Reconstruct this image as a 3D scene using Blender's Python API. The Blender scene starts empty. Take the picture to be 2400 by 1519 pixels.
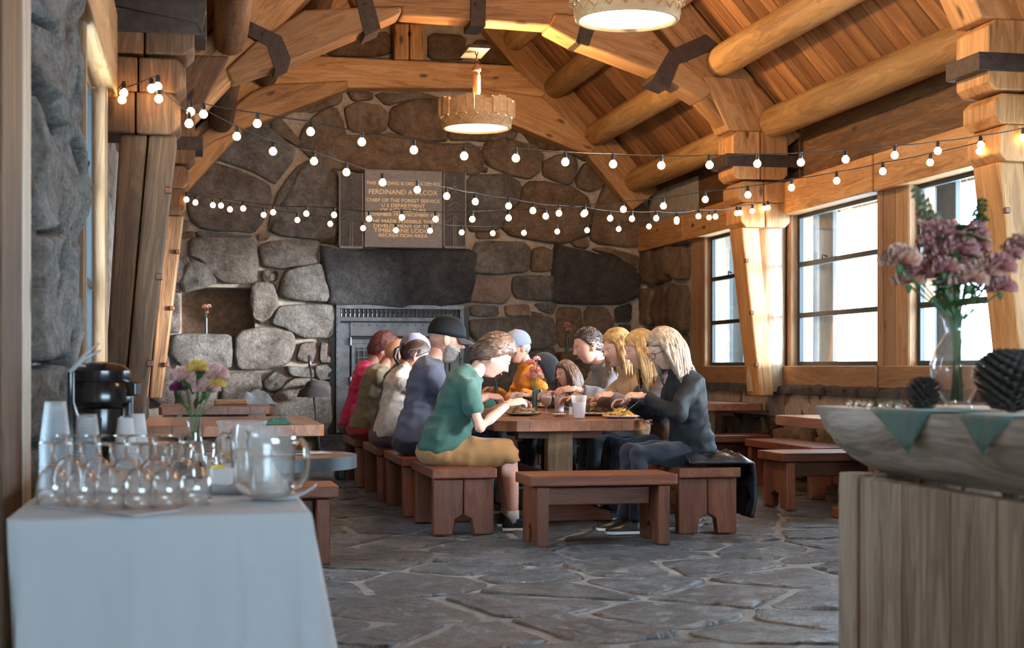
import bpy, math, random
import numpy as np
from mathutils import Vector, Matrix, noise, Euler
R = math.radians
# ------------------------------------------------------------------ camera, sky, sun, exposure
A0 = R(11.94); CA, SA = math.cos(A0), math.sin(A0); EYE = 1.08; FPX = 3500.0; HY = 860.0
SC = bpy.context.scene; COL = SC.collection
cam = bpy.data.objects.new('camera', bpy.data.cameras.new('camera')); COL.objects.link(cam)
cam.location = (0, 0, EYE); cam.rotation_euler = (R(90), 0, -A0)
cam.data.sensor_width = 36; cam.data.lens = FPX / 2400 * 36
cam.data.shift_y = (HY - 759.5) / 2400
cam.data.clip_start = .05; cam.data.clip_end = 200
cam.data.dof.use_dof = True; cam.data.dof.focus_distance = 10.3; cam.data.dof.aperture_fstop = 4.5
SC.camera = cam
vs = SC.view_settings; vs.view_transform = 'Standard'; vs.look = 'None'; vs.gamma = 1; vs.exposure = 0.0; vs.use_curve_mapping = False
SC.cycles.use_denoising = True
SC.cycles.max_bounces = 9; SC.cycles.transparent_max_bounces = 24; SC.cycles.transmission_bounces = 10
SC.cycles.sample_clamp_indirect = 6; SC.cycles.caustics_reflective = False; SC.cycles.caustics_refractive = False
wd = bpy.data.worlds.new('sky'); SC.world = wd; wd.use_nodes = True
bg = wd.node_tree.nodes['Background']; bg.inputs[0].default_value = (.58, .82, 1, 1); bg.inputs[1].default_value = 24
sun = bpy.data.objects.new('sun', bpy.data.lights.new('sun', 'SUN')); COL.objects.link(sun)
sun.data.energy = 24; sun.data.angle = R(13); sun.data.color = (.95, .97, 1)
sun.rotation_euler = Vector((1, -.55, .075)).to_track_quat('Z', 'Y').to_euler()

def P(px, py, X=None, Y=None, Z=None, D=None):
    "point on a plane of the room (or at a depth) seen at a place of the photograph"
    l, u = (px - 1200) / FPX, (HY - py) / FPX
    d = Vector((l * CA + SA, -l * SA + CA, u))
    if X is not None: t = X / d.x
    elif Y is not None: t = Y / d.y
    elif Z is not None: t = (Z - EYE) / d.z
    else: t = D
    return Vector((0, 0, EYE)) + d * t
# ------------------------------------------------------------------ object helpers
WM = {}
def link(o, M=None, parent=None):
    M = M or Matrix.Identity(4); COL.objects.link(o); WM[o.name] = M
    if parent is not None:
        o.parent = parent; o.matrix_basis = WM[parent.name].inverted() @ M
    else: o.matrix_basis = M
    return o
def tag(o, label=None, cat=None, group=None, kind=None):
    if label: o['label'] = label
    if cat: o['category'] = cat
    if group: o['group'] = group
    if kind: o['kind'] = kind
    return o
def empty(name, loc=(0, 0, 0), rz=0, label=None, cat=None, group=None, kind=None):
    o = bpy.data.objects.new(name, None); o.empty_display_size = .1
    link(o, Matrix.Translation(Vector(loc)) @ Matrix.Rotation(rz, 4, 'Z'))
    return tag(o, label, cat, group, kind)
def kids(o): return [c for c in COL.objects if c.parent == o]
def dup(root, M, label=None, group=None):
    allc = list(root.children_recursive)
    def rec(o, par, M):
        c = o.copy(); COL.objects.link(c); WM[c.name] = M
        if par is None: c.matrix_basis = M
        else: c.parent = par; c.matrix_basis = o.matrix_basis.copy()
        for ch in allc:
            if ch.parent == o: rec(ch, c, M @ ch.matrix_basis)
        return c
    c = rec(root, None, M)
    if label: c['label'] = label
    if group: c['group'] = group
    return c
def TR(loc, rz=0, s=1): return Matrix.Translation(Vector(loc)) @ Matrix.Rotation(rz, 4, 'Z') @ Matrix.Scale(s, 4)

class MB:
    def __init__(s): s.v = []; s.f = []; s.m = []; s.mi = 0
    def add(s, vs, fs):
        n = len(s.v); s.v += [tuple(x) for x in vs]; s.f += [tuple(i + n for i in f) for f in fs]; s.m += [s.mi] * len(fs); return s
    def box(s, a, b, c=0.0):
        x0, y0, z0 = a; x1, y1, z1 = b
        if c <= 0:
            return s.add([(x0,y0,z0),(x1,y0,z0),(x1,y1,z0),(x0,y1,z0),(x0,y0,z1),(x1,y0,z1),(x1,y1,z1),(x0,y1,z1)],
                [(0,3,2,1),(4,5,6,7),(0,1,5,4),(1,2,6,5),(2,3,7,6),(3,0,4,7)])
        V = []; F = []; idx = {}
        for i in (0, 1):
            for j in (0, 1):
                for k in (0, 1):
                    x, y, z = (x0, x1)[i], (y0, y1)[j], (z0, z1)[k]
                    dx, dy, dz = (c, -c)[i], (c, -c)[j], (c, -c)[k]
                    for t, p in enumerate(((x, y+dy, z+dz), (x+dx, y, z+dz), (x+dx, y+dy, z))):
                        idx[i, j, k, t] = len(V); V.append(p)
        g = lambda i, j, k, t: idx[i, j, k, t]
        for i in (0, 1):
            q = [g(i,0,0,0), g(i,1,0,0), g(i,1,1,0), g(i,0,1,0)]; F.append(tuple(q if i else q[::-1]))
            q = [g(0,i,0,1), g(0,i,1,1), g(1,i,1,1), g(1,i,0,1)]; F.append(tuple(q if i else q[::-1]))
            q = [g(0,0,i,2), g(1,0,i,2), g(1,1,i,2), g(0,1,i,2)]; F.append(tuple(q if i else q[::-1]))
        for a_ in (0, 1):
            for b_ in (0, 1):
                F.append((g(a_,b_,0,0), g(a_,b_,1,0), g(a_,b_,1,1), g(a_,b_,0,1)) if a_ != b_ else (g(a_,b_,0,1), g(a_,b_,1,1), g(a_,b_,1,0), g(a_,b_,0,0)))
                F.append((g(a_,0,b_,0), g(a_,0,b_,2), g(a_,1,b_,2), g(a_,1,b_,0)) if a_ != b_ else (g(a_,1,b_,0), g(a_,1,b_,2), g(a_,0,b_,2), g(a_,0,b_,0)))
                F.append((g(0,a_,b_,1), g(1,a_,b_,1), g(1,a_,b_,2), g(0,a_,b_,2)) if a_ != b_ else (g(0,a_,b_,2), g(1,a_,b_,2), g(1,a_,b_,1), g(0,a_,b_,1)))
        for i in (0, 1):
            for j in (0, 1):
                for k in (0, 1):
                    q = (g(i,j,k,0), g(i,j,k,1), g(i,j,k,2)); F.append(q if (i + j + k) % 2 else q[::-1])
        return s.add(V, F)
    def prism(s, pts, vec):
        n = len(pts); vec = Vector(vec); a = [Vector(p) for p in pts]; b = [p + vec for p in a]
        nrm = Vector((0, 0, 0))
        for i in range(n): nrm += a[i].cross(a[(i+1) % n])
        if nrm.dot(vec) > 0: a.reverse(); b.reverse()
        F = [tuple(range(n)), tuple(range(2*n-1, n-1, -1))]
        F += [(i, i+n, (i+1) % n + n, (i+1) % n) for i in range(n)]
        return s.add(a + b, F)
    def loft(s, rings, cap=True):
        n = len(rings[0]); V = [p for r in rings for p in r]; F = []
        for k in range(len(rings)-1):
            for i in range(n):
                j = (i+1) % n; F.append((k*n+i, k*n+j, (k+1)*n+j, (k+1)*n+i))
        if cap: F.append(tuple(range(n-1, -1, -1))); F.append(tuple(range((len(rings)-1)*n, len(rings)*n)))
        return s.add(V, F)
    def tube(s, path, rad, n=8, cap=True, flat=1.0):
        path = [Vector(p) for p in path]
        if not hasattr(rad, '__len__'): rad = [rad] * len(path)
        rings = []; t0 = (path[1] - path[0]).normalized()
        u = t0.orthogonal().normalized()
        for i, p in enumerate(path):
            t = (path[min(i+1, len(path)-1)] - path[max(i-1, 0)])
            t = t.normalized() if t.length > 1e-9 else t0
            u = (u - t * u.dot(t)); u = u.normalized() if u.length > 1e-6 else t.orthogonal().normalized()
            w = t.cross(u)
            rings.append([p + (u * math.cos(2*math.pi*k/n) + w * flat * math.sin(2*math.pi*k/n)) * rad[i] for k in range(n)])
        return s.loft(rings, cap)
    def lathe(s, prof, n=24, c=(0, 0, 0), cap=False):
        c = Vector(c)
        rings = [[c + Vector((r*math.cos(2*math.pi*k/n), r*math.sin(2*math.pi*k/n), z)) for k in range(n)] for r, z in prof]
        return s.loft(rings, cap)
    def ell(s, c, r, n=16, m=10, M=None, fn=None):
        c = Vector(c); rings = []
        if not hasattr(r, '__len__'): r = (r, r, r)
        for j in range(m+1):
            ph = -math.pi/2 + math.pi * (.02 + .96*j/m)
            ring = []
            for i in range(n):
                th = 2*math.pi*i/n
                d = Vector((math.cos(ph)*math.cos(th), math.cos(ph)*math.sin(th), math.sin(ph)))
                k = fn(d) if fn else 1
                q = Vector((d.x*r[0], d.y*r[1], d.z*r[2])) * k
                ring.append(c + (M @ q if M else q))
            rings.append(ring)
        return s.loft(rings, True)
    def quad(s, a, b, c, d): return s.add([a, b, c, d], [(0, 1, 2, 3)])
    def mesh(s, name, mats, smooth=False):
        me = bpy.data.meshes.new(name); me.from_pydata(s.v, [], s.f)
        for m in (mats if isinstance(mats, (list, tuple)) else [mats]): me.materials.append(m)
        if any(s.m): me.polygons.foreach_set('material_index', s.m)
        if smooth is True: me.polygons.foreach_set('use_smooth', [True] * len(s.f))
        elif smooth:
            me.polygons.foreach_set('use_smooth', [True] * len(s.f)); me.set_sharp_from_angle(angle=R(smooth))
        me.update(); return me
    def obj(s, name, mats, parent=None, smooth=False, M=None, world=True, dirx=None, bevel=0, org=None):
        "M: placing matrix. world: the vertices are in room space and are taken back into M (or an own frame with x along dirx)"
        if dirx is not None:
            x = Vector(dirx).normalized(); z = Vector((0, 0, 1)); z = z - x * z.dot(x)
            z = z.normalized() if z.length > .05 else Vector((0, 1, 0)); y = z.cross(x)
            o = Vector(org) if org is not None else Vector(s.v[0])
            M = Matrix((( x.x, y.x, z.x, o.x), (x.y, y.y, z.y, o.y), (x.z, y.z, z.z, o.z), (0, 0, 0, 1)))
        elif M is None:
            o = Vector(org) if org is not None else (WM[parent.name].translation if parent is not None else Vector((0,0,0)))
            M = Matrix.Translation(o)
        if world:
            I = M.inverted(); s.v = [tuple(I @ Vector(p)) for p in s.v]
        ob = bpy.data.objects.new(name, s.mesh(name, mats, smooth))
        link(ob, M, parent)
        if bevel:
            b = ob.modifiers.new('bevel', 'BEVEL'); b.width = bevel; b.segments = 2; b.limit_method = 'ANGLE'; b.angle_limit = R(40)
        return ob

# ------------------------------------------------------------------ materials
MATS = {}
def nodes(name):
    m = bpy.data.materials.new(name); m.use_nodes = True; nt = m.node_tree
    return m, nt, nt.nodes['Principled BSDF']
def N(nt, t, **k):
    n = nt.nodes.new(t)
    for a, b in k.items():
        if isinstance(a, str) and hasattr(n, a): setattr(n, a, b)
    return n
def ramp(nt, fac, stops):
    r = N(nt, 'ShaderNodeValToRGB'); nt.links.new(fac, r.inputs[0])
    e = r.color_ramp.elements
    while len(e) < len(stops): e.new(.5)
    for i, (p, c) in enumerate(stops): e[i].position = p; e[i].color = (*c, 1)
    return r.outputs[0]
def noi(nt, co, scale, detail=6, rough=.6, dist=0):
    n = N(nt, 'ShaderNodeTexNoise'); n.inputs['Scale'].default_value = scale; n.inputs['Detail'].default_value = detail
    n.inputs['Roughness'].default_value = rough; n.inputs['Distortion'].default_value = dist
    nt.links.new(co, n.inputs['Vector']); return n.outputs['Fac']
def mapn(nt, co, scale=(1, 1, 1), loc=None):
    m = N(nt, 'ShaderNodeMapping'); m.inputs['Scale'].default_value = scale; nt.links.new(co, m.inputs['Vector'])
    if loc is not None: nt.links.new(loc, m.inputs['Location'])
    return m.outputs[0]
def mixc(nt, f, a, b, mode='MIX'):
    m = N(nt, 'ShaderNodeMix'); m.data_type = 'RGBA'; m.blend_type = mode
    for s, x in ((0, f), (6, a), (7, b)):
        if hasattr(x, 'is_linked') or hasattr(x, 'node'): nt.links.new(x, m.inputs[s])
        else: m.inputs[s].default_value = x if s == 0 else (*x, 1)
    return m.outputs[2]
def math_(nt, op, a, b=None):
    m = N(nt, 'ShaderNodeMath'); m.operation = op
    for s, x in ((0, a), (1, b)):
        if x is None: continue
        if hasattr(x, 'node'): nt.links.new(x, m.inputs[s])
        else: m.inputs[s].default_value = x
    return m.outputs[0]
def bump(nt, b, h, strength=.5, dist=.02):
    n = N(nt, 'ShaderNodeBump'); n.inputs['Strength'].default_value = strength; n.inputs['Distance'].default_value = dist
    nt.links.new(h, n.inputs['Height']); nt.links.new(n.outputs[0], b.inputs['Normal'])
def flat(name, col, rough=.6, metal=0, spec=.5, bumps=0, bscale=40, var=0.0, emit=0, ecol=None, sheen=0, sss=0):
    m, nt, b = nodes(name); b.inputs['Base Color'].default_value = (*col, 1)
    b.inputs['Roughness'].default_value = rough; b.inputs['Metallic'].default_value = metal
    b.inputs['Specular IOR Level'].default_value = spec
    if bumps or var:
        tc = N(nt, 'ShaderNodeTexCoord').outputs['Object']; n = noi(nt, tc, bscale, 5, .6)
        if bumps: bump(nt, b, n, bumps, .01)
        if var:
            n2 = noi(nt, tc, bscale * .4, 4, .6)
            nt.links.new(ramp(nt, n2, [(.3, tuple(c*(1-var) for c in col)), (.7, tuple(min(1, c*(1+var)) for c in col))]), b.inputs['Base Color'])
    if emit: b.inputs['Emission Color'].default_value = (*(ecol or col), 1); b.inputs['Emission Strength'].default_value = emit
    if sheen: b.inputs['Sheen Weight'].default_value = sheen
    if sss: b.inputs['Subsurface Weight'].default_value = sss; b.inputs['Subsurface Scale'].default_value = .01
    return m
def stone(name, c1, c2, c3, rough=.8, bs=.9, pit=1.0, spec=.35, scale=1.0, bd=.05):
    m, nt, b = nodes(name); tc = N(nt, 'ShaderNodeTexCoord').outputs['Object']; oi = N(nt, 'ShaderNodeObjectInfo')
    comb = N(nt, 'ShaderNodeCombineXYZ')
    for i in range(3): nt.links.new(math_(nt, 'MULTIPLY', oi.outputs['Random'], 7.0 + 5*i), comb.inputs[i])
    co = mapn(nt, tc, (1, 1, 1), comb.outputs[0])
    big = noi(nt, co, 2.2*scale, 5, .62); mid = noi(nt, co, 9*scale, 8, .72, .4); fin = noi(nt, co, 34*scale, 5, .8)
    mix = math_(nt, 'ADD', math_(nt, 'MULTIPLY', big, .3), math_(nt, 'ADD', math_(nt, 'MULTIPLY', mid, .38), math_(nt, 'MULTIPLY', fin, .32)))
    c = ramp(nt, mix, [(.4, c1), (.5, c2), (.6, c3)])
    hue = ramp(nt, oi.outputs['Random'], [(0, (.74, .66, .62)), (.35, (1, .93, .86)), (.65, (.8, .84, .84)), (1, (1.12, 1.06, 1))])
    nt.links.new(mixc(nt, .85, c, hue, 'MULTIPLY'), b.inputs['Base Color'])
    v = N(nt, 'ShaderNodeTexVoronoi'); v.inputs['Scale'].default_value = 26*scale; nt.links.new(co, v.inputs['Vector'])
    pits = math_(nt, 'MULTIPLY', math_(nt, 'MINIMUM', v.outputs['Distance'], .35), .5*pit)
    h = math_(nt, 'ADD', math_(nt, 'MULTIPLY', mid, 2.2), math_(nt, 'ADD', math_(nt, 'MULTIPLY', fin, 1.1), pits))
    bump(nt, b, h, bs, bd)
    b.inputs['Roughness'].default_value = rough; b.inputs['Specular IOR Level'].default_value = spec
    return m
def wood(name, c1, c2, c3, rough=.6, gs=1.0, bs=.35, var=.35, spec=.4, knots=True, coat=0):
    "grain runs along the object's own x"
    m, nt, b = nodes(name); tc = N(nt, 'ShaderNodeTexCoord').outputs['Object']; oi = N(nt, 'ShaderNodeObjectInfo')
    comb = N(nt, 'ShaderNodeCombineXYZ')
    for i in range(3): nt.links.new(math_(nt, 'MULTIPLY', oi.outputs['Random'], 9.0 + 4*i), comb.inputs[i])
    co = mapn(nt, tc, (.9*gs, 9*gs, 9*gs), comb.outputs[0])
    g1 = noi(nt, co, 1.3, 5, .55, .8); g2 = noi(nt, mapn(nt, tc, (2.5*gs, 70*gs, 70*gs), comb.outputs[0]), 1.0, 4, .7, .2)
    blot = noi(nt, mapn(nt, tc, (.8, 1.6, 1.6), comb.outputs[0]), 1.2, 3, .5)
    w = N(nt, 'ShaderNodeMath'); w.operation = 'SINE'; nt.links.new(math_(nt, 'MULTIPLY', g1, 46), w.inputs[0])
    ring = math_(nt, 'ADD', math_(nt, 'MULTIPLY', w.outputs[0], .09), g1)
    fac = math_(nt, 'ADD', math_(nt, 'MULTIPLY', ring, .5), math_(nt, 'ADD', math_(nt, 'MULTIPLY', g2, .25), math_(nt, 'MULTIPLY', blot, .25)))
    c = ramp(nt, fac, [(.34, c1), (.5, c2), (.66, c3)])
    hv = ramp(nt, oi.outputs['Random'], [(0, (1-var, 1-var*1.05, 1-var*1.1)), (.5, (1, .97, .92)), (1, (1+var*.35, 1+var*.3, 1+var*.25))])
    c = mixc(nt, 1.0, c, hv, 'MULTIPLY')
    if knots:
        v = N(nt, 'ShaderNodeTexVoronoi'); v.inputs['Scale'].default_value = 1.0
        nt.links.new(mapn(nt, tc, (1.6*gs, 4*gs, 4*gs), comb.outputs[0]), v.inputs['Vector'])
        k = ramp(nt, v.outputs['Distance'], [(.0, (1, 1, 1)), (.07, (.8, .8, .8)), (.12, (0, 0, 0))])
        c = mixc(nt, k, c, tuple(x*.3 for x in c1))
    nt.links.new(c, b.inputs['Base Color'])
    bump(nt, b, math_(nt, 'ADD', math_(nt, 'MULTIPLY', g2, .7), g1), bs, .008)
    b.inputs['Roughness'].default_value = rough; b.inputs['Specular IOR Level'].default_value = spec
    b.inputs['Coat Weight'].default_value = coat; b.inputs['Coat Roughness'].default_value = .25
    return m
def pane_glass(name, tint=(1, 1, 1), f=.08):
    m = bpy.data.materials.new(name); m.use_nodes = True; nt = m.node_tree; nt.nodes.clear()
    o = N(nt, 'ShaderNodeOutputMaterial'); t = N(nt, 'ShaderNodeBsdfTransparent'); t.inputs[0].default_value = (*tint, 1)
    g = N(nt, 'ShaderNodeBsdfGlossy'); g.inputs['Roughness'].default_value = .03
    mx = N(nt, 'ShaderNodeMixShader'); lw = N(nt, 'ShaderNodeLayerWeight'); lw.inputs[0].default_value = .35
    nt.links.new(math_(nt, 'ADD', math_(nt, 'MULTIPLY', lw.outputs['Fresnel'], .16), f * .1), mx.inputs[0])
    nt.links.new(t.outputs[0], mx.inputs[1]); nt.links.new(g.outputs[0], mx.inputs[2]); nt.links.new(mx.outputs[0], o.inputs[0])
    return m
def frosted(name, tint, cov=.4, rough=.25, gloss=0):
    m = bpy.data.materials.new(name); m.use_nodes = True; nt = m.node_tree; b = nt.nodes['Principled BSDF']; b.inputs['Base Color'].default_value = (*tint, 1); b.inputs['Roughness'].default_value = rough
    t = N(nt, 'ShaderNodeBsdfTransparent'); mx = N(nt, 'ShaderNodeMixShader'); tl = N(nt, 'ShaderNodeBsdfTranslucent'); tl.inputs[0].default_value = (*tint, 1); m2 = N(nt, 'ShaderNodeMixShader'); m2.inputs[0].default_value = .4
    nt.links.new(b.outputs[0], m2.inputs[1]); nt.links.new(tl.outputs[0], m2.inputs[2]); lw = N(nt, 'ShaderNodeLayerWeight'); lw.inputs[0].default_value = .3
    nt.links.new(math_(nt, 'ADD', math_(nt, 'MULTIPLY', lw.outputs['Facing'], .5), cov), mx.inputs[0]); nt.links.new(t.outputs[0], mx.inputs[1]); nt.links.new(m2.outputs[0], mx.inputs[2]); 
    out = mx.outputs[0]
    if gloss:      # thin walled: the rim catches the light, the middle lets it through
        mx.inputs[0].default_value = cov; nt.links.remove(mx.inputs[0].links[0]); g = N(nt, 'ShaderNodeBsdfGlossy'); g.inputs['Roughness'].default_value = rough; m3 = N(nt, 'ShaderNodeMixShader'); fr = N(nt, 'ShaderNodeLayerWeight'); fr.inputs[0].default_value = .5
        nt.links.new(math_(nt, 'ADD', math_(nt, 'MULTIPLY', math_(nt, 'POWER', fr.outputs['Facing'], 2.4), .9), gloss * .4), m3.inputs[0]); nt.links.new(out, m3.inputs[1]); nt.links.new(g.outputs[0], m3.inputs[2]); out = m3.outputs[0]
    nt.links.new(out, nt.nodes['Material Output'].inputs[0]); return m
def glass(name, col=(1, 1, 1), rough=.0, ior=1.46, trans=1.0):
    m, nt, b = nodes(name); b.inputs['Base Color'].default_value = (*col, 1); b.inputs['Roughness'].default_value = rough
    b.inputs['IOR'].default_value = ior; b.inputs['Transmission Weight'].default_value = trans; return m
M_ = dict(
  wall=stone('volcanic_stone', (.16, .135, .12), (.36, .32, .29), (.58, .54, .5), bs=1.0),
  dark=stone('dark_basalt', (.035, .035, .04), (.085, .085, .09), (.16, .16, .165), rough=.6, bs=.8, spec=.5),
  brown=stone('lamplit_brown_stone', (.12, .08, .052), (.25, .175, .12), (.4, .3, .215), bs=.7, pit=.4),  # warm lamplight on the upper hearth wall put into the brown
  pink=stone('rosy_stone', (.22, .14, .11), (.38, .26, .21), (.5, .38, .32), bs=.7, pit=.5),
  mortar=stone('mortar', (.28, .24, .2), (.42, .37, .32), (.54, .49, .43), bs=.3, pit=.2, scale=2),
  fjoint=stone('floor_mortar', (.2, .195, .195), (.36, .355, .36), (.5, .5, .51), rough=.4, bs=.8, pit=.4, scale=1.5),
  pier=stone('lit_volcanic_stone', (.2, .2, .195), (.48, .48, .47), (.8, .8, .78), bs=1.0, pit=1.6, scale=1.3, bd=.05),  # cool daylight on the near-left pier put into a paler stone colour
  floor=stone('flagstone', (.06, .058, .062), (.2, .196, .208), (.48, .48, .51), rough=.3, bs=1.0, pit=1.2, spec=1.0, scale=1.5, bd=.09),
  timber=wood('douglas_fir', (.24, .105, .035), (.46, .235, .09), (.62, .36, .155), rough=.55),
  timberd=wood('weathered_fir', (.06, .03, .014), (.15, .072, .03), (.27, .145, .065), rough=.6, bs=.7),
  board=wood('roof_board', (.17, .07, .028), (.34, .155, .06), (.5, .27, .11), rough=.45, var=.38, gs=.6),
  log=wood('peeled_log', (.3, .15, .05), (.5, .28, .1), (.66, .41, .17), rough=.6, bs=.8, gs=.7),
  pale=wood('pale_log', (.27, .18, .12), (.42, .32, .23), (.56, .46, .36), rough=.6, bs=.7),
  bench=wood('stained_bench', (.085, .022, .01), (.15, .043, .018), (.24, .08, .035), rough=.42, var=.2, coat=.12, bs=.2, knots=False),
  top=wood('table_top', (.17, .06, .025), (.27, .1, .04), (.38, .16, .065), rough=.28, var=.1, coat=.4, bs=.12, knots=False),
  grey=wood('grey_wood', (.15, .1, .07), (.34, .24, .175), (.5, .39, .29), rough=.7, bs=.7),
  outlog=wood('shaded_log', (.015, .02, .024), (.035, .045, .052), (.07, .085, .095), rough=.8, bs=.6),  # blue-grey shade on the outside logs put into a very dark colour
  frame=wood('window_casing', (.22, .11, .05), (.36, .2, .1), (.48, .29, .16), rough=.55),
  steel=flat('forged_steel', (.045, .04, .038), .5, .6, bumps=.3, bscale=30, var=.4),
  strap=flat('rusted_strap', (.055, .035, .025), .6, .3, bumps=.4, bscale=35, var=.4),
  screen=flat('grey_steel', (.13, .14, .155), .4, .75, bumps=.15, bscale=20, var=.3),
  black=flat('black', (.01, .01, .012), .4),
  sash=flat('sash_paint', (.012, .024, .032), .45),
  pglass=pane_glass('window_glass'),
  glass=glass('clear_glass', (.97, 1, 1)),
  thin=frosted('thin_glass', (.92, .98, 1), .045, .02, .12),
  thinp=frosted('thin_plastic', (.9, .98, 1), .13, .05, .16),
  plast=glass('clear_plastic', (.93, .97, 1), .12, 1.3, .85),
  water=glass('water', (.9, .97, 1), 0, 1.33),
  cream=wood('lit_cream_jamb', (.45, .38, .3), (.66, .6, .52), (.8, .76, .7), rough=.6, bs=.5),  # brightness of the lit jamb put into a paler wood colour
  cloth=flat('white_linen', (.42, .43, .45), .85, bumps=.12, bscale=180, sheen=.2),
  china=flat('white_china', (.75, .75, .76), .25),
  bulb=flat('lit_bulb', (1, .8, .5), .3, emit=20, ecol=(1, .58, .2)),
  disc=flat('lit_diffuser', (1, .9, .7), .5, emit=7, ecol=(1, .8, .5)),
  brass=flat('aged_gilt', (.75, .55, .28), .45, .3),
  plaque=flat('plaque_metal', (.17, .15, .14), .5, .3, bumps=.1, bscale=60, var=.15),
  green=flat('leaf_green', (.05, .12, .03), .5, var=.4, bscale=30),
  stem=flat('stem_green', (.06, .16, .05), .5),
)
# ------------------------------------------------------------------ room geometry
XW, XL, YB = 5.7, -.5, 18.5          # right wall, left wall, hearth wall
XC = 2.6; RS = 1.1; ZE = 3.42         # ridge line, roof slope, eave
BENT = [4.2, 8.9, 13.6, 18.15]
rng = random.Random(5)
def chaikin(p, it=2):
    for _ in range(it):
        q = []
        for i in range(len(p)):
            a, b = Vector(p[i]), Vector(p[(i+1) % len(p)]); q += [a*.75 + b*.25, a*.25 + b*.75]
        p = q
    return p
def slab(poly, fr, depth, rg, steps=((1, -.04), (1, .5), (.972, .84), (.9, .98), (.66, 1.0), (.33, 1.02)), it=0, rough=.14, org=None):
    "one stone: outline in a plane, raised above it, faces uneven.  fr = (origin, ex, ey, en)"
    o, ex, ey, en = fr; p = [Vector(q) for q in poly]
    if it == 0:      # nip the corners only
        q2 = []
        for i in range(len(p)):
            a, b, c = p[i-1], p[i], p[(i+1) % len(p)]; q2 += [b.lerp(a, .14), b.lerp(c, .14)]
        cc = sum(q2, Vector((0, 0)))/len(q2); p = [cc + (q-cc)*1.055 for q in q2]
    else: p = chaikin(p, it)
    S0 = max((a-b).length for a in p for b in p); q2 = []
    for i in range(len(p)):
        a, b = p[i], p[(i+1) % len(p)]; k = max(1, min(3, int((b-a).length / (S0*.13))))
        for j in range(k):
            w = a.lerp(b, j/k); q2.append(w + Vector((rg.uniform(-1, 1), rg.uniform(-1, 1))) * S0 * .009)
    p = q2; n = len(p)
    c = sum(p, Vector((0, 0))) / n; mb = MB(); rings = []; sd = rg.uniform(0, 90)
    tilt = Vector((rg.uniform(-1, 1), rg.uniform(-1, 1))) * rough * .5
    size = max((q - c).length for q in p)
    for s, h in steps:
        ring = []
        for q in p:
            d = (q - c); w = c + d * s
            nz = noise.noise(Vector((w.x*5/max(size, .15)*.35, w.y*5/max(size, .15)*.35, sd))) * .9
            hh = depth * (h + (rough * 4 * nz + tilt.dot(d) / size) * (1 if h > .3 else 0) * min(1, h + .1)) + (0 if h < .6 else .012*noise.noise(Vector((w.x*11, w.y*11, sd+2))))
            if 0 < s < 1.01 and h > .3: w = w + Vector((noise.noise(Vector((w.x*9, w.y*9, sd+5))), noise.noise(Vector((w.x*9, w.y*9, sd+9))))) * size * .03
            ring.append(o + ex*w.x + ey*w.y + en*hh)
        rings.append(ring)
    mb.loft(rings, False)
    n0 = len(mb.v); cc = sum(rings[-1], Vector()) / n
    mb.v.append(tuple(cc)); k = n0 - n
    mb.f += [(k+i, k+(i+1) % n, n0) for i in range(n)]; mb.m += [0]*n
    # make the front look outwards
    a, b_, c_ = (Vector(mb.v[i]) for i in mb.f[-1])
    if (b_-a).cross(c_-a).dot(en) < 0: mb.f = [f[::-1] for f in mb.f]
    return mb, o + ex*c.x + ey*c.y
def clip(poly, n, d):
    out = []
    for i in range(len(poly)):
        a, b = poly[i], poly[(i+1) % len(poly)]; da, db = a.dot(n)-d, b.dot(n)-d
        if da <= 0: out.append(a)
        if (da < 0) != (db < 0): out.append(a + (b-a) * (da/(da-db)))
    return out
def voronoi(x0, x1, y0, y1, sx, sy, rg, jit=.38, gap=.03):
    nx, ny = max(1, round((x1-x0)/sx)), max(1, round((y1-y0)/sy)); sx, sy = (x1-x0)/nx, (y1-y0)/ny
    S = [Vector((x0+(i+.5+(.5 if j % 2 else 0)*.6-.15+rg.uniform(-jit, jit))*sx, y0+(j+.5+rg.uniform(-jit, jit))*sy)) for i in range(nx) for j in range(ny)]
    out = []
    for s in S:
        p = [Vector((x0, y0)), Vector((x1, y0)), Vector((x1, y1)), Vector((x0, y1))]
        for t in S:
            if t is s or (t-s).length > 3*max(sx, sy): continue
            nn = (t-s).normalized(); p = clip(p, nn, nn.dot((s+t)/2) - gap/2)
            if len(p) < 3: break
        if len(p) >= 3:
            # break long edges so the outline wanders
            q = []
            for i in range(len(p)):
                a, b = p[i], p[(i+1) % len(p)]; q.append(a); L = (b-a).length
                if L > .3*max(sx, sy):
                    cc = s - (a+b)/2; q.append((a+b)/2 + cc.normalized()*rg.uniform(0, .05)*L)
            out.append(q)
    return out
def sobj(mb_c, name, mat, parent, smooth=55):
    mb, c = mb_c; return mb.obj(name, mat, parent, smooth=smooth, org=c)
# floor -----------------------------------------------------------------------
fl = MB().box((XL-.4, -3.2, -.3), (XW+.5, YB+.5, -.012)).obj('floor', M_['fjoint']); tag(fl, kind='structure')
frF = (Vector((0, 0, -.014)), Vector((1, 0, 0)), Vector((0, 1, 0)), Vector((0, 0, 1)))
for poly in voronoi(XL, XW, 3.0, YB, .52, .64, rng, .5, .04):
    sobj(slab(poly, frF, .014, rng, it=2, steps=((1, -.6), (1, .3), (.965, .8), (.85, 1.0), (.6, 1.05), (.3, .95)), rough=.3), 'flagstone', M_['floor'], fl)
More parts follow.
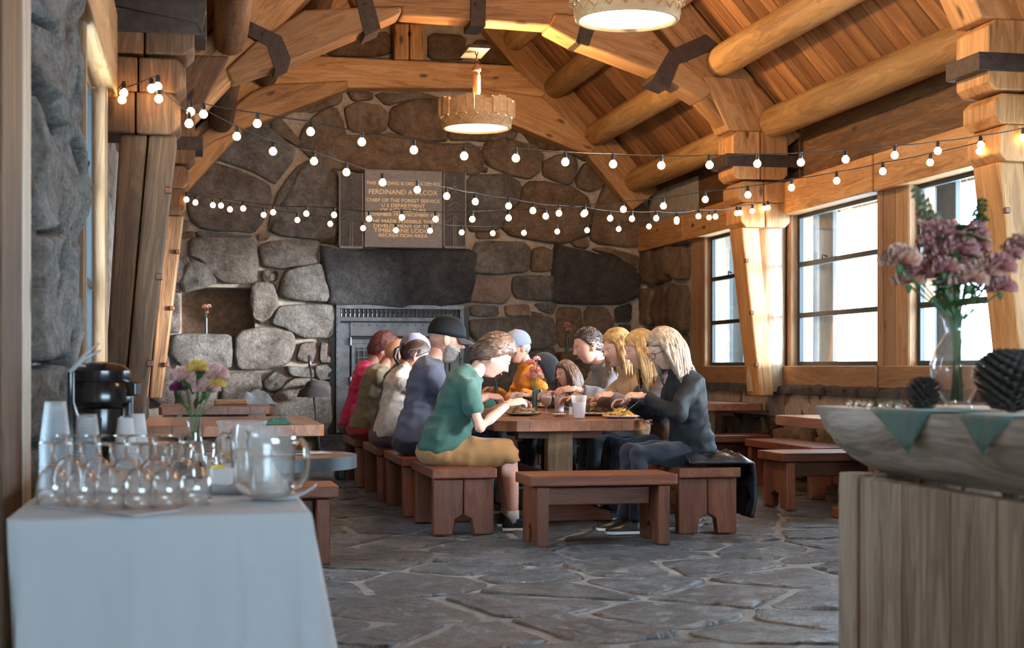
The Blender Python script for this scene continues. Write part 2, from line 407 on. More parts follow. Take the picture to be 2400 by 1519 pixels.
# hearth wall -----------------------------------------------------------------
wb = tag(MB().box((XL-.5, YB, -.1), (P(425, 0, Y=YB).x, YB+.35, 7.6)).box((P(598, 0, Y=YB).x, YB, -.1), (XW+.6, YB+.35, 7.6))
   .box((P(425, 0, Y=YB).x, YB, P(0, 668, Y=YB).z), (P(598, 0, Y=YB).x, YB+.35, 7.6)).box((P(425, 0, Y=YB).x, YB, -.1), (P(598, 0, Y=YB).x, YB+.35, P(0, 782, Y=YB).z))
   .obj('wall_back', M_['mortar']), kind='structure')
x0, x1 = P(425, 0, Y=YB).x, P(598, 0, Y=YB).x; z0, z1 = P(0, 782, Y=YB).z, P(0, 668, Y=YB).z
MB().box((x0-.05, YB+.34, z0-.1), (x1+.05, YB+.42, z1+.1)).obj('niche_back', M_['brown'], wb)
frB = (Vector((0, YB, 0)), Vector((1, 0, 0)), Vector((0, 0, 1)), Vector((0, -1, 0)))
frR = (Vector((XW, 0, 0)), Vector((0, 1, 0)), Vector((0, 0, 1)), Vector((-1, 0, 0)))
CR = dict(A=(350, 380, 2.45), B=(500, 0, 3.0), C=(1050, 380, 2.922), D=(1200, 0, 2.921), E=(750, 380, 2.922), F=(0, 0, 1.0))
def wpoly(k, pts, wall='B'):
    ox, oy, s = CR[k]; out = []
    for x, y in pts:
        w = P(ox + x/s, oy + y/s, Y=YB - .05) if wall == 'B' else P(ox + x/s, oy + y/s, X=XW)
        out.append((w.x, w.z) if wall == 'B' else (w.y, w.z))
    return out
ST = [
 ('A', 'w', .13, [(240,110),(300,30),(400,20),(520,60),(680,130),(690,200),(650,330),(590,400),(480,390),(300,380),(240,320),(215,200)]),
 ('B', 'w', .12, [(60,1000),(240,900),(400,900),(560,1060),(545,1150),(470,1230),(430,1285),(250,1190),(120,1150),(50,1130)]),
 ('B', 'b', .1, [(640,900),(750,780),(860,760),(920,880),(930,960),(1040,1180),(1040,1190),(800,1190),(700,1110),(600,1020)]),
 ('A', 'w', .1, [(690,330),(730,200),(800,90),(865,15),(830,130),(775,225),(725,270),(705,380),(690,390)]),
 ('A', 'w', .13, [(775,240),(825,130),(880,10),(1000,0),(1080,60),(1085,430),(960,435),(800,420),(705,400),(730,280)]),
 ('B', 'b', .1, [(930,760),(1000,720),(1170,740),(1230,800),(1220,900),(1150,940),(960,920)]),
 ('B', 'b', .12, [(1250,770),(1420,700),(1580,700),(1620,840),(1640,930),(1630,990),(1400,990),(1240,900)]),
 ('B', 'b', .16, [(860,960),(1300,955),(1500,1010),(1760,1005),(1850,1050),(1890,1120),(1860,1210),(1700,1225),(1060,1215),(960,1190),(880,1080)]),
 ('B', 'b', .12, [(1920,1000),(2100,990),(2260,1020),(2315,1100),(2290,1200),(2220,1255),(2100,1235),(1940,1170),(1895,1080)]),
 ('B', 'b', .1, [(940,640),(1120,650),(1120,700),(980,710)]), ('B', 'b', .1, [(1140,655),(1500,660),(1600,690),(1400,700),(1220,740)]),
 ('B', 'b', .1, [(1680,850),(2060,860),(2080,960),(1990,990),(1860,990),(1660,980)]), ('B', 'b', .1, [(2100,860),(2150,900),(2120,980),(2060,985)]),
 ('B', 'b', .1, [(0,1000),(50,990),(45,1130),(0,1130),(-70,1080)]), ('B', 'b', .1, [(400,860),(480,840),(620,1000),(590,1030),(420,930)]),
 ('D', 'b', .12, [(215,1110),(300,1062),(400,1060),(440,1100),(430,1200),(400,1262),(320,1245),(220,1205)]),
 ('D', 'b', .11, [(500,1120),(560,1105),(650,1180),(660,1230),(600,1285),(530,1312),(450,1280),(440,1230),(480,1140)]),
 ('D', 'b', .1, [(60,870),(200,880),(345,1000),(320,1025),(220,1025),(120,975)]), ('D', 'b', .1, [(350,1020),(440,1030),(540,1090),(500,1105),(400,1050)]),
 ('C', 'b', .14, [(505,190),(570,140),(700,145),(860,185),(950,250),(965,330),(950,490),(830,540),(760,550),(600,530),(440,505),(370,440),(400,360),(480,300)]),
 ('C', 'w', .12, [(130,95),(400,90),(500,150),(480,270),(400,340),(365,430),(330,465),(135,465)]),
 ('C', 'b', .08, [(230,35),(272,40),(265,72),(235,65)]), ('C', 'b', .1, [(640,1290),(700,1240),(700,1240)]) if False else ('C', 'b', .08, [(190,480),(350,480),(350,520),(200,525)]),
 ('C', 'b', .12, [(1020,310),(1085,140),(1200,180),(1375,340),(1375,430),(1350,560),(1250,575),(1050,560),(980,520),(990,385)]),
 ('C', 'w', .14, [(185,560),(300,545),(500,550),(562,590),(548,700),(530,752),(370,768),(178,760)]),
 ('C', 'b', .1, [(580,600),(640,580),(722,610),(722,735),(640,752),(568,742)]),
 ('C', 'p', .11, [(150,830),(180,788),(300,790),(420,810),(427,900),(390,967),(250,962),(135,950)]),
 ('C', 'w', .12, [(450,785),(580,780),(722,780),(722,860),(712,948),(560,942),(470,930),(445,880)]),
 ('C', 'd', .2, [(730,575),(850,588),(980,630),(1110,640),(1230,720),(1305,790),(1290,910),(1190,965),(1060,972),(760,962),(722,930)]),
 ('C', 'w', .1, [(150,982),(340,985),(342,1050),(250,1062),(158,1052)]), ('C', 'p', .11, [(390,980),(550,975),(562,1050),(400,1057)]),
 ('C', 'w', .1, [(590,970),(742,965),(722,1040),(640,1020)]), ('C', 'w', .06, [(575,1020),(650,1040),(640,1060),(585,1055)]),
 ('C', 'w', .14, [(160,1080),(430,1070),(700,1060),(737,1150),(730,1245),(600,1272),(530,1290),(350,1265),(250,1250),(160,1185)]),
 ('C', 'w', .12, [(540,1305),(715,1265),(735,1340),(690,1440),(560,1480)]), ('C', 'w', .12, [(160,1270),(240,1280),(500,1310),(520,1500),(160,1500)]),
 ('C', 'b', .1, [(835,545),(960,528),(955,592),(870,582)]), ('C', 'b', .1, [(985,595),(1100,588),(1200,615),(1310,655),(1300,745),(1200,680),(1100,640)]),
 ('C', 'b', .04, [(745,1000),(905,1000),(925,1100),(900,1260),(760,1262)]), ('C', 'b', .04, [(945,990),(1085,1000),(1140,1090),(1130,1200),(1160,1275),(925,1275)]),
 ('C', 'd', .05, [(1145,1000),(1262,965),(1255,1090),(1150,1100)]), ('C', 'd', .1, [(1165,1112),(1255,1118),(1235,1180),(1205,1255),(1160,1235)]),
 ('C', 'b', .16, [(745,1305),(900,1290),(1150,1290),(1200,1340),(1180,1480),(760,1480)]),
 ('A', 'w', .14, [(235,445),(420,430),(600,440),(617,600),(605,692),(440,692),(360,650),(300,560),(225,530)]),
 ('A', 'w', .13, [(165,700),(235,560),(320,590),(390,692),(300,722),(200,748)]), ('A', 'w', .11, [(135,560),(215,545),(235,580),(175,690),(120,690)]),
 ('A', 'w', .13, [(638,480),(700,458),(962,448),(982,540),(960,582),(780,612),(648,595)]),
 ('A', 'w', .09, [(650,625),(720,614),(742,640),(730,682),(660,688),(638,660)]), ('A', 'b', .08, [(620,420),(660,395),(690,420),(680,445),(630,450)]),
 ('A', 'b', .08, [(180,400),(250,395),(250,430),(160,440)]), ('A', 'w', .08, [(265,400),(300,395),(400,405),(590,420),(560,428),(280,430)]),
 ('A', 'w', .15, [(760,680),(790,620),(900,600),(980,588),(1010,650),(1032,795),(900,800),(748,775)]),
 ('A', 'w', .12, [(592,692),(720,697),(740,820),(690,890),(640,922),(600,905),(580,800)]),
 ('A', 'w', .14, [(745,830),(860,820),(1042,820),(1052,900),(1042,1005),(890,1008),(790,960),(700,930)]),
 ('A', 'w', .15, [(140,992),(300,990),(462,995),(477,1090),(462,1182),(300,1187),(180,1172),(118,1100)]),
 ('A', 'w', .15, [(500,1000),(540,962),(700,950),(825,990),(832,1060),(790,1155),(640,1192),(510,1192),(490,1090)]),
 ('A', 'w', .1, [(860,1050),(950,1028),(957,1090),(935,1155),(845,1135)]), ('A', 'w', .1, [(980,1040),(1042,1040),(1047,1152),(978,1152)]),
 ('A', 'w', .1, [(780,1172),(850,1175),(942,1190),(940,1242),(800,1225)]), ('A', 'w', .1, [(955,1168),(1047,1160),(1047,1242),(970,1252),(948,1210)]),
 ('A', 'w', .14, [(410,1212),(630,1205),(645,1300),(600,1345),(480,1380),(410,1370)]), ('A', 'w', .11, [(658,1250),(720,1203),(782,1235),(762,1290),(700,1325),(653,1290)]),
 ('A', 'w', .14, [(690,1370),(820,1250),(900,1245),(1042,1270),(1052,1480),(980,1580),(700,1580)]), ('A', 'w', .12, [(150,1215),(390,1210),(395,1380),(300,1400),(170,1390)]),
 ('A', 'w', .16, [(0,1030),(85,1070),(128,1200),(145,1390),(60,1400),(-40,1300)]), ('A', 'w', .12, [(80,750),(172,755),(178,975),(100,975),(60,870)]),
 ('A', 'w', .12, [(150,1410),(660,1400),(660,1600),(150,1600)]), ('A', 'w', .12, [(215,20),(200,130),(180,260),(150,280),(120,120),(170,20)]),
 ('A', 'w', .12, [(120,330),(215,330),(225,385),(150,430),(100,420)]),
 ('E', 'd', .2, [(15,575),(120,605),(1000,603),(1045,640),(1040,770),(1000,962),(600,985),(75,978),(60,880),(30,690)]),
 ('E', 'w', .12, [(-15,990),(80,990),(85,1190),(-10,1200)]) , ('E', 'b', .1, [(0,20),(120,60),(120,560),(0,545),(-20,500)]),
 ('F', 'b', .1, [(560,235),(640,215),(720,240),(640,290),(560,300)]), ('F', 'b', .1, [(830,80),(915,75),(915,130),(760,130)]), ('F', 'b', .1, [(1005,80),(1090,85),(1090,140),(1005,138)]),
 ('F', 'b', .1, [(700,215),(800,215),(800,240),(740,262),(690,260)]), ('F', 'b', .1, [(1110,95),(1160,100),(1240,170),(1130,150)]),
 ('F', 'w', .12, [(1120,860),(1300,860),(1300,960),(1120,960)]), ('F', 'w', .12, [(1120,975),(1500,975),(1500,1060),(1120,1060)]),
]
mk = dict(w=M_['wall'], b=M_['brown'], d=M_['dark'], p=M_['pink'])
for k, m, dp, pts in ST:
    big = k == 'E' and len(pts) > 8
    sobj(slab(wpoly(k, pts), frB, dp, rng), 'lintel_stone' if big else 'stone', mk[m], wb)
# right wall: stones by the corner, low wall, timber casing ---------------------------------------
wr = tag(MB().box((XW, 16.55, -.1), (XW+.4, YB+.4, 3.3)).box((XW, -3, -.1), (XW+.4, 16.6, .86)).box((XW+.1, -3, 2.7), (XW+.4, 16.6, 3.35)).box((XW, -3, .8), (XW+.4, 5.6, 3.0)).obj('wall_right', M_['mortar']), kind='structure')
for pts in ([(1330,620),(1440,590),(1432,680),(1372,760),(1382,830),(1320,820),(1305,720)], [(1450,600),(1500,590),(1490,700),(1540,800),(1440,842),(1382,795),(1378,750),(1435,690)],
    [(1505,600),(1560,575),(1660,580),(1660,790),(1600,800),(1530,760),(1492,680)], [(1300,910),(1380,870),(1455,868),(1432,960),(1412,1050),(1422,1122),(1320,1100),(1282,1000)],
    [(1472,850),(1560,840),(1550,950),(1532,1060),(1570,1132),(1500,1130),(1430,1060),(1435,960)], [(1572,850),(1660,860),(1660,1162),(1580,1145),(1542,1060),(1562,950)],
    [(1240,1180),(1300,1120),(1400,1150),(1470,1190),(1420,1250),(1300,1285),(1240,1270)], [(1430,1260),(1500,1180),(1650,1180),(1650,1330),(1450,1330)], [(1400,560),(1640,480),(1655,560),(1500,585)]):
    sobj(slab(wpoly('C', pts, 'R'), frR, .12, rng), 'stone', M_['brown'], wr)
for poly in voronoi(8.5, 16.5, .02, .86, .42, .3, rng, .35, .035): sobj(slab(poly, frR, .12, rng, it=1), 'stone', M_['brown'], wr)
for poly in voronoi(16.6, YB, .02, 1.0, .5, .35, rng, .35, .035): sobj(slab(poly, frR, .12, rng, it=1), 'stone', M_['brown'], wr)
frT = (Vector((0, 0, .83)), Vector((1, 0, 0)), Vector((0, 1, 0)), Vector((0, 0, 1)))
tp = tag(MB().box((XW-.14, 8.0, .6), (XW+.02, 16.5, .835)).obj('ledge_base', M_['mortar'], wr))
for poly in voronoi(XW-.2, XW+.05, 8.5, 16.5, .26, .36, rng, .2, .02): sobj(slab(poly, frT, .07, rng, it=1), 'ledge_stone', M_['dark'], wr)

# windows of the right wall ---------------------------------------------------
def beam(a, b, w, h, mat, name, parent, up=(0, 0, 1), bevel=.012, chk=None):
    "squared timber from a to b, w across, h deep"
    a, b = Vector(a), Vector(b); x = (b-a).normalized(); u = Vector(up); u = (u - x*u.dot(x)).normalized(); y = u.cross(x)
    M = Matrix(((x.x, y.x, u.x, a.x), (x.y, y.y, u.y, a.y), (x.z, y.z, u.z, a.z), (0, 0, 0, 1)))
    return MB().box((0, -w/2, -h/2), ((b-a).length, w/2, h/2), bevel).obj(name, mat, parent, M=M, world=False)
def logm(a, b, r, mat, name, parent, seed=0, n=20, m=16, amp=.04, world=None):
    a, b = Vector(a), Vector(b); x = (b-a).normalized(); u = Vector((0, 0, 1)) if abs(x.z) < .9 else Vector((0, 1, 0)); u = (u - x*u.dot(x)).normalized(); y = u.cross(x)
    M = Matrix(((x.x, y.x, u.x, a.x), (x.y, y.y, u.y, a.y), (x.z, y.z, u.z, a.z), (0, 0, 0, 1))); L = (b-a).length; mb = MB(); rings = []
    for i in range(m+1):
        t = i/m; s = 1 if 0 < i < m else .96
        rings.append([Vector((L*t, math.cos(2*math.pi*k/n)*r*s*(1+amp*noise.noise(Vector((t*L*1.5, math.cos(6.283*k/n)*1.5+seed, math.sin(6.283*k/n)*1.5)))*1.6),
            math.sin(2*math.pi*k/n)*r*s*(1+amp*noise.noise(Vector((t*L*1.5+9, math.cos(6.283*k/n)*1.5+seed, math.sin(6.283*k/n)*1.5)))*1.6))) for k in range(n)])
    mb.loft(rings)
    return mb.obj(name, mat, parent, M=M, world=False, smooth=50)
def window(idx, y0, y1, z0, z1, X, nrm, latch=True):
    "three-light window in a wall at X; nrm = side of the room"
    w = tag(empty('window_%d' % idx, (X, (y0+y1)/2, z0)), kind='structure'); s = nrm
    t = .09
    for a, b in (((y0-t/2, z0-.06), (y0-t/2, z1+.12)), ((y1+t/2, z0-.06), (y1+t/2, z1+.12))):
        beam((X+.0*s, a[0], a[1]), (X+.0*s, b[0], b[1]), .14, t, M_['frame'], 'casing', w, up=(0, 1, 0))
    rows = 3; hh = (z1-z0)/rows; bw = .045
    Xs = X - .03*s
    for k in range(rows+1):
        MB().box((Xs-.025, y0, z0+k*hh-bw/2 if 0 < k < rows else (z0 if k == 0 else z1-bw)), (Xs+.025, y1, z0+k*hh+bw/2 if 0 < k < rows else (z0+bw if k == 0 else z1)), .005).obj('glazing_bar', M_['sash'], w)
    for y in (y0, y1-bw): MB().box((Xs-.024, y, z0), (Xs+.024, y+bw, z1), .005).obj('stile', M_['sash'], w)
    for k in range(rows): MB().box((Xs-.004, y0+bw*.6, z0+k*hh+bw*.4), (Xs+.004, y1-bw*.6, z0+(k+1)*hh-bw*.4)).obj('pane', M_['pglass'], w)
    if latch:
        mb = MB(); mb.tube([(Xs+.03*s, y1-.6, z0+2*hh+.02), (Xs+.05*s, y1-.66, z0+2*hh+.05), (Xs+.05*s, y1-.76, z0+2*hh+.03)], .008, 6); mb.obj('latch', M_['black'], w, smooth=True)
    return w
ZS, ZT = 1.085, 2.56
WIN = [(14.28, 16.1), (11.72, 13.6), (9.26, 11.14), (6.6, 8.5)]  # last one is unseen, added to bring daylight to the foreground
for i, (y0, y1) in enumerate(WIN): window(i+1, y0, y1, ZS, ZT, XW, -1)
# boards between the windows
def trim(n, a, b, mat, dirx, name=None, bevel=.01, label=None):
    o = MB().box(a, b).obj(name or 'trim_%d' % n, mat, None, dirx=dirx, bevel=bevel); return tag(o, label, kind='structure')
tn = 1
for y0, y1 in ((16.16, 16.6), (13.66, 13.95), (13.95, 14.22), (11.2, 11.42), (11.42, 11.66), (8.55, 8.85), (8.85, 9.2), (5.55, 6.55)):
    trim(tn, (XW-.05, y0+.004, .86), (XW+.2, y1-.004, 2.72), M_['frame'], (0, 0, 1)); tn += 1
for y0, y1 in ((11.62, 16.6), (6.9, 11.6), (-3, 6.88)):
    trim(tn, (XW-.12, y0+.01, .9), (XW+.02, y1-.01, 1.09), M_['frame'], (0, 1, 0)); tn += 1      # rail below the sills
    trim(tn, (XW-.16, y0+.01, 2.55), (XW+.02, y1-.01, 2.86), M_['timber'], (0, 1, 0)); tn += 1      # wall plate
trim(tn, (XW-.16, 16.6, 2.55), (XW+.02, YB-.1, 2.86), M_['timber'], (0, 1, 0)); tn += 1
for y0, y1 in ((-3, 4.1), (4.2, 8.8), (8.9, 13.5), (13.6, 18.1)): trim(tn, (XW+.02, y0, 2.8), (XW+.1, y1, 3.4), M_['timberd'], (0, 1, 0)); tn += 1
# outside the windows: log columns and boards
for i, (y0, y1) in enumerate(WIN[:3]):
    o = logm((XW+.62, y1+1.12, -1), (XW+.62, y1+1.12, 4.2), .24, M_['outlog'], 'log_column', None, i); tag(o, ['bare log column outside the window nearest the hearth', 'bare log column outside the middle window', 'bare log column outside the window behind the bouquet'][i], 'column', 'log columns outside the windows')
    o = MB().box((XW+.5, y1+.3, -.5), (XW+.56, y1+.62, 3.4)).obj('shutter', M_['sash'], dirx=(0, 0, 1), bevel=.01); tag(o, ['dark blue-grey upright board outside the window nearest the hearth', 'dark blue-grey upright board outside the middle window', 'dark blue-grey upright board outside the window behind the bouquet'][i], 'board', 'boards outside the windows')
# ground and terrace outside
tag(MB().box((XW+.45, -6, -1.4), (40, 40, -1.2)).obj('ground_outside', flat('snow', (.75, .8, .85), .8, bumps=.3, bscale=2)), kind='structure')
# left wall -------------------------------------------------------------------
wl = tag(MB().box((XL-.45, 4.95, -.1), (XL-.12, 6.9, 3.4)).box((XL-.45, 6.85, -.1), (XL-.12, 8.62, .95)).box((XL-.45, 6.85, 2.7), (XL-.12, 8.62, 3.4)).box((XL-.45, 8.62, -.1), (XL-.12, YB+.3, 3.4)).box((XL-.45, -3, -.1), (XL-.12, 4.2, 3.4))
   .obj('wall_left', M_['mortar']), kind='structure')
frL = (Vector((XL-.12, 0, 0)), Vector((0, 1, 0)), Vector((0, 0, 1)), Vector((1, 0, 0)))
for poly in voronoi(5.36, 6.93, .3, 3.6, .5, .42, rng, .3, .04): sobj(slab(poly, frL, .12, rng, rough=.2), 'stone', M_['pier'], wl)
for k in range(9): MB().box((XL-.3, 5.34, .3+.37*k), (XL-.05-.03*(k % 3), 5.5, .655+.37*k), .02).obj('corner_stone', M_['brown'], wl, smooth=40)  # brown stands for the shade on the pier's end face
for poly in voronoi(8.9, YB, .02, 2.7, .8, .55, rng, .3, .04): sobj(slab(poly, frL, .07, rng, rough=.1), 'stone', M_['wall'], wl)
window(6, 6.98, 8.5, ZS-.1, ZT+.05, XL-.05, 1)
for a, b in (((XL-.2, 6.9, .9), (XL-.06, 6.95, 2.8)), ((XL-.2, 8.58, .9), (XL+.0, 8.7, 2.8))): trim(tn, a, b, M_['frame'], (0, 0, 1)); tn += 1
for y0, y1 in ((4.3, 8.88), (8.9, 13.6), (13.62, 18.3)):
    trim(tn, (XL-.2, y0+.01, 2.62), (XL+.06, y1-.01, 3.1), M_['timber'], (0, 1, 0)); tn += 1
for a, b in (((XL-.2, 6.9, .8), (XL+.04, 8.66, .92)),): trim(tn, a, b, M_['frame'], (0, 1, 0)); tn += 1
# doorway jamb near the camera
trim(tn, (XL-.28, 4.8, 0), (XL-.02, 5.03, 3.4), M_['cream'], (0, 0, 1)); tn += 1
trim(tn, (XL-.3, 4.3, 0), (XL-.02, 4.78, 3.4), M_['timberd'], (0, 0, 1)); tn += 1
# unseen wall behind the camera, its opening added and sized for fill daylight
tag(MB().box((XL-.5, -3.3, -.1), (XW+.5, -3, 1.0)).box((XL-.5, -3.3, 2.4), (XW+.5, -3, 7.6)).box((XL-.5, -3.3, 1.0), (XL+.6, -3, 2.4)).box((XL+5.2, -3.3, 1.0), (XW+.5, -3, 2.4)).obj('wall_front', M_['mortar']), kind='structure')

# roof ------------------------------------------------------------------------
ce = tag(empty('ceiling', (XC, 8, ZE)), kind='structure')
L = math.hypot(XW+.7-XC, (XW+.7-XC)*RS)
for side in (1, -1):
    yy = -3.2; k = 0
    x = Vector((side, 0, -RS)).normalized(); y = Vector((0, 1, 0)); z = x.cross(y)*1.0
    if z.z < 0: z = -z; y = -y
    o = Vector((XC, 0, ZE + (XW-XC)*RS))
    while yy < YB + .1:
        w = (.2, .24, .17, .22, .26)[rng.randrange(5)]; g = .017
        lo, hi = yy+g/2, yy+w-g/2
        if y.y < 0: lo, hi = -hi, -lo
        M = Matrix(((x.x, y.x, z.x, o.x), (x.y, y.y, z.y, 0), (x.z, y.z, z.z, o.z), (0, 0, 0, 1)))
        c = (lo+hi)/2; M2 = M @ Matrix.Translation((0, c, 0))
        MB().box((0, lo-c, 0), (L, hi-c, .03 + .006*(k % 3)), .004).obj('ceiling_board', M_['board'], ce, M=M2, world=False); yy += w; k += 1
    s2 = MB().box((-.1, -YB-1 if y.y < 0 else -3.4, .045), (L, 3.4 if y.y < 0 else YB+1, .15)); s2.obj('roof_deck', M_['steel'], ce, M=Matrix(((x.x, y.x, z.x, o.x), (x.y, y.y, z.y, 0), (x.z, y.z, z.z, o.z), (0, 0, 0, 1))), world=False)
# purlin logs
nm = {0: 'thick log purlin along the top of the window wall', 1: 'first round log purlin up the roof slope', 2: 'second round log purlin up the roof slope', 3: 'third round log purlin up the roof slope'}
bays = ['above the camera', 'in the near bay of the ceiling', 'in the far bay by the hearth wall']
for side in (1, -1):
    for bay in range(3):
        ya, yb = BENT[bay]+.1, BENT[bay+1]-.02
        for k in range(6):
            X = (5.95 if k == 0 else 5.43-.52*(k-1)); Z = (3.04 if k == 0 else 3.43+.572*(k-1))
            if side < 0: X = 2*XC - X
            if bay == 0 and k > 1: continue
            nth = ['lowest', 'second', 'third', 'fourth', 'fifth', 'topmost'][k]
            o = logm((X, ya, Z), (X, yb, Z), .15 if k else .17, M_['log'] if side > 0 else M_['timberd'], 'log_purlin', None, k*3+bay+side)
            tag(o, '%s round log purlin %s, %s slope' % (nth, ['nearest the camera', 'in the near bay', 'in the far bay by the hearth'][bay], 'window-side' if side > 0 else 'left'), 'log', 'log purlins under the roof boards')
# bents ------------------------------------------------------------------------
def ypoly(pts, Y): return [P(x, y, Y=Y) for x, y in pts]
def member(name, pts, Y, th, parent, mat='timber', bevel=.02):
    q = ypoly(pts, Y); i = max(range(len(q)), key=lambda i: (q[i]-q[(i+1) % len(q)]).length)
    d = q[(i+1) % len(q)] - q[i]
    if d.x < 0: d = -d
    return MB().prism(q, (0, th, 0)).obj(name, M_[mat], parent, dirx=d, bevel=bevel)
def strap(pts, Y, th, parent, out=.012):
    return MB().prism(ypoly(pts, Y-out), (0, th+2*out, 0)).obj('steel_strap', M_['strap'], parent, bevel=.004)
def bolt(px, py, Y, parent, r=.018, name='bolt'):
    p = P(px, py, Y=Y); MB().lathe([(r, 0), (r, .012), (r*.6, .018)], 8, cap=True).obj(name, M_['black'], parent, M=Matrix.Translation(p) @ Matrix.Rotation(R(90), 4, 'X'), world=False)
def post(parent, side, Y, thick=.34, label=None):
    "leaning twin timber with notched cushion blocks"
    m = lambda x: x if side > 0 else 2*XC - x - .19
    # lower leaning timber pair
    if side > 0: logm((5.47, Y+.24, .84), (5.47, Y+.24, 2.62), .19, M_['pale'], 'post_log', parent, 3)
    for k in ((0,) if side > 0 else (0, 1)):
        if side > 0: a, a2, b, b2 = 5.12, 5.3, 5.31, 5.45
        else: y0 = Y; a = (5.12, 5.284)[k]; b = (5.31, 5.424)[k]; a2 = (5.276, 5.44)[k]; b2 = (5.418, 5.535)[k]
        y0 = Y
        q = [Vector((m(a), y0, 2.42)), Vector((m(a2), y0, 2.42)), Vector((m(b2), y0, .8)), Vector((m(b), y0, .8))]
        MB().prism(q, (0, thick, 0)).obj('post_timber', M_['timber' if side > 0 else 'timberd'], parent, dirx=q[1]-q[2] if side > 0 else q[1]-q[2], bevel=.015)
    # cushion blocks, chamfered
    zz = [(2.42, 2.66, 5.1, 5.6), (2.66, 2.86, 5.07, 5.6), (2.88, 3.34, 5.02, 5.58)]
    for i, (za, zb, xa, xb) in enumerate(zz):
        c = .05
        for k in (0, 1):
            xm = (xa+xb)/2; u, v = ((xa, xm-.004), (xm+.004, xb))[k]
            q = [(u+c if k == 0 else u, za), (v-c if k else v, za), (v, za+c), (v, zb-c), (v-c if k else v, zb), (u+c if k == 0 else u, zb), (u, zb-c), (u, za+c)]
            q = [Vector((m(x), Y-.04, z)) for x, z in q]
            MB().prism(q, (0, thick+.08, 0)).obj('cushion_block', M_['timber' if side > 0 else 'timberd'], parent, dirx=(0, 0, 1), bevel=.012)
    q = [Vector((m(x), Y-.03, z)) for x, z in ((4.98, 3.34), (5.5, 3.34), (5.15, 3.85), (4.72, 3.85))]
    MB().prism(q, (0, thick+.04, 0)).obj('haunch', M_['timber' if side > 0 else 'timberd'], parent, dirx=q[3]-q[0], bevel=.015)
    for z in (1.1, 1.6, 2.1):
        x = 5.34 - (2.42-z)*-.04
        MB().box((-.02, -.02, -.02), (.02, .02, .02), .006).obj('peg', M_['bench'], parent, M=Matrix.Translation((m(5.3-(z-.8)*.1), Y-.01, z)), world=False)
    MB().box((m(4.95) if side > 0 else m(5.75), Y-.05, 3.0), (m(5.75) if side > 0 else m(4.95), Y+thick+.05, 3.12)).obj('steel_strap', M_['strap'], parent, bevel=.006)
BL = ['timber roof truss nearest the camera, out of the light', 'near roof truss carrying the upper pendant lamp, steel-strapped', 'middle roof truss with arched collar and steel straps, holding the hanging lamp', 'far roof truss against the stone hearth wall with tie beam and king post']
B = [empty('timber_truss', (XC, y, 0), 0, BL[i], 'roof truss') for i, y in enumerate(BENT)]
def rz_(x): return ZE + (XW-x)*RS if x > XC else ZE + (x-(2*XC-XW))*RS
for i, Y in enumerate(BENT):
    th = .3 if i < 3 else .22
    for side in (1, -1):
        m = lambda x: x if side > 0 else 2*XC - x
        dn = .05 if i < 3 else .05
        q = [(5.75, ZE-.05-dn), (XC, ZE+(XW-XC)*RS-dn), (XC, ZE+(XW-XC)*RS-dn-.52), (5.4, ZE-.35-dn+.04)]
        q = [Vector((m(x), Y, z)) for x, z in q]
        MB().prism(q, (0, th, 0)).obj('rafter', M_['timber'], B[i], dirx=q[1]-q[0], bevel=.02)
        if 0 < i < 3: post(B[i], side, Y-.03)
# middle truss arch
Y2 = BENT[2]-.06
member('arch_timber', [(530,163),(543,190),(682,145),(853,73),(940,33),(941,15),(833,17),(713,23),(600,97)], Y2, .34, B[2])
member('arch_timber', [(452,262),(540,182),(530,160),(600,97),(560,70),(440,170)], Y2+.02, .3, B[2])
member('collar_beam', [(833,17),(941,15),(941,36),(1290,62),(1303,31),(1361,38),(1440,-60),(800,-70)], Y2+.03, .28, B[2])
member('arch_timber', [(1303,31),(1286,65),(1344,96),(1542,171),(1645,236),(1676,209),(1573,120),(1518,58),(1361,38)], Y2, .34, B[2])
member('arch_timber', [(1645,236),(1735,330),(1765,300),(1700,215),(1640,160),(1600,140)], Y2+.02, .3, B[2])
for pts in ([(567,40),(572,78),(627,108),(645,168),(678,152),(682,138),(660,85)], [(829,-20),(855,85),(893,68),(868,-20)], [(1105,-30),(1103,60),(1138,62),(1140,-30)], [(1366,40),(1350,98),(1380,108),(1402,45)],
            [(1655,80),(1690,108),(1592,150),(1570,205),(1528,188),(1550,150),(1570,118)]):
    strap(pts, Y2, .34, B[2])
for px, py in ((590,62), (617,82), (1115,10), (1355,100), (1553,185), (857,10)): bolt(px, py, Y2-.014, B[2])
MB().box((P(1096, 0, Y=Y2).x, Y2-.06, P(0, 66, Y=Y2).z), (P(1146, 0, Y=Y2).x, Y2+.4, P(0, 56, Y=Y2).z)).obj('steel_plate', M_['strap'], B[2], bevel=.004)
# far truss
Y3 = BENT[3]-.05
member('tie_beam', [(627,187),(733,130),(1200,153),(1280,217),(1270,228),(1127,207),(810,205),(630,197)], Y3, .26, B[3])
member('brace', [(633,197),(815,188),(815,208),(500,330),(440,378),(430,352),(500,290),(590,215)], Y3-.04, .28, B[3])
member('brace', [(1127,207),(1272,226),(1397,346),(1392,353),(1375,363),(1200,290),(1127,250)], Y3-.04, .28, B[3])
for x0, x1 in ((925,959),(961,995)):
    member('king_post', [(x0,55),(x1,55),(x1,70),(x1-3,78),(x1,86),(x1,141),(x0,139),(x0,86),(x0+3,78),(x0,70)], Y3+.02, .2, B[3])
# near truss: strap over the left post, haunch strap at right
for pts in ([(225,-40),(235,5),(462,52),(474,78),(484,20),(484,-40)],): strap(pts, BENT[1]-.1, .42, B[1])
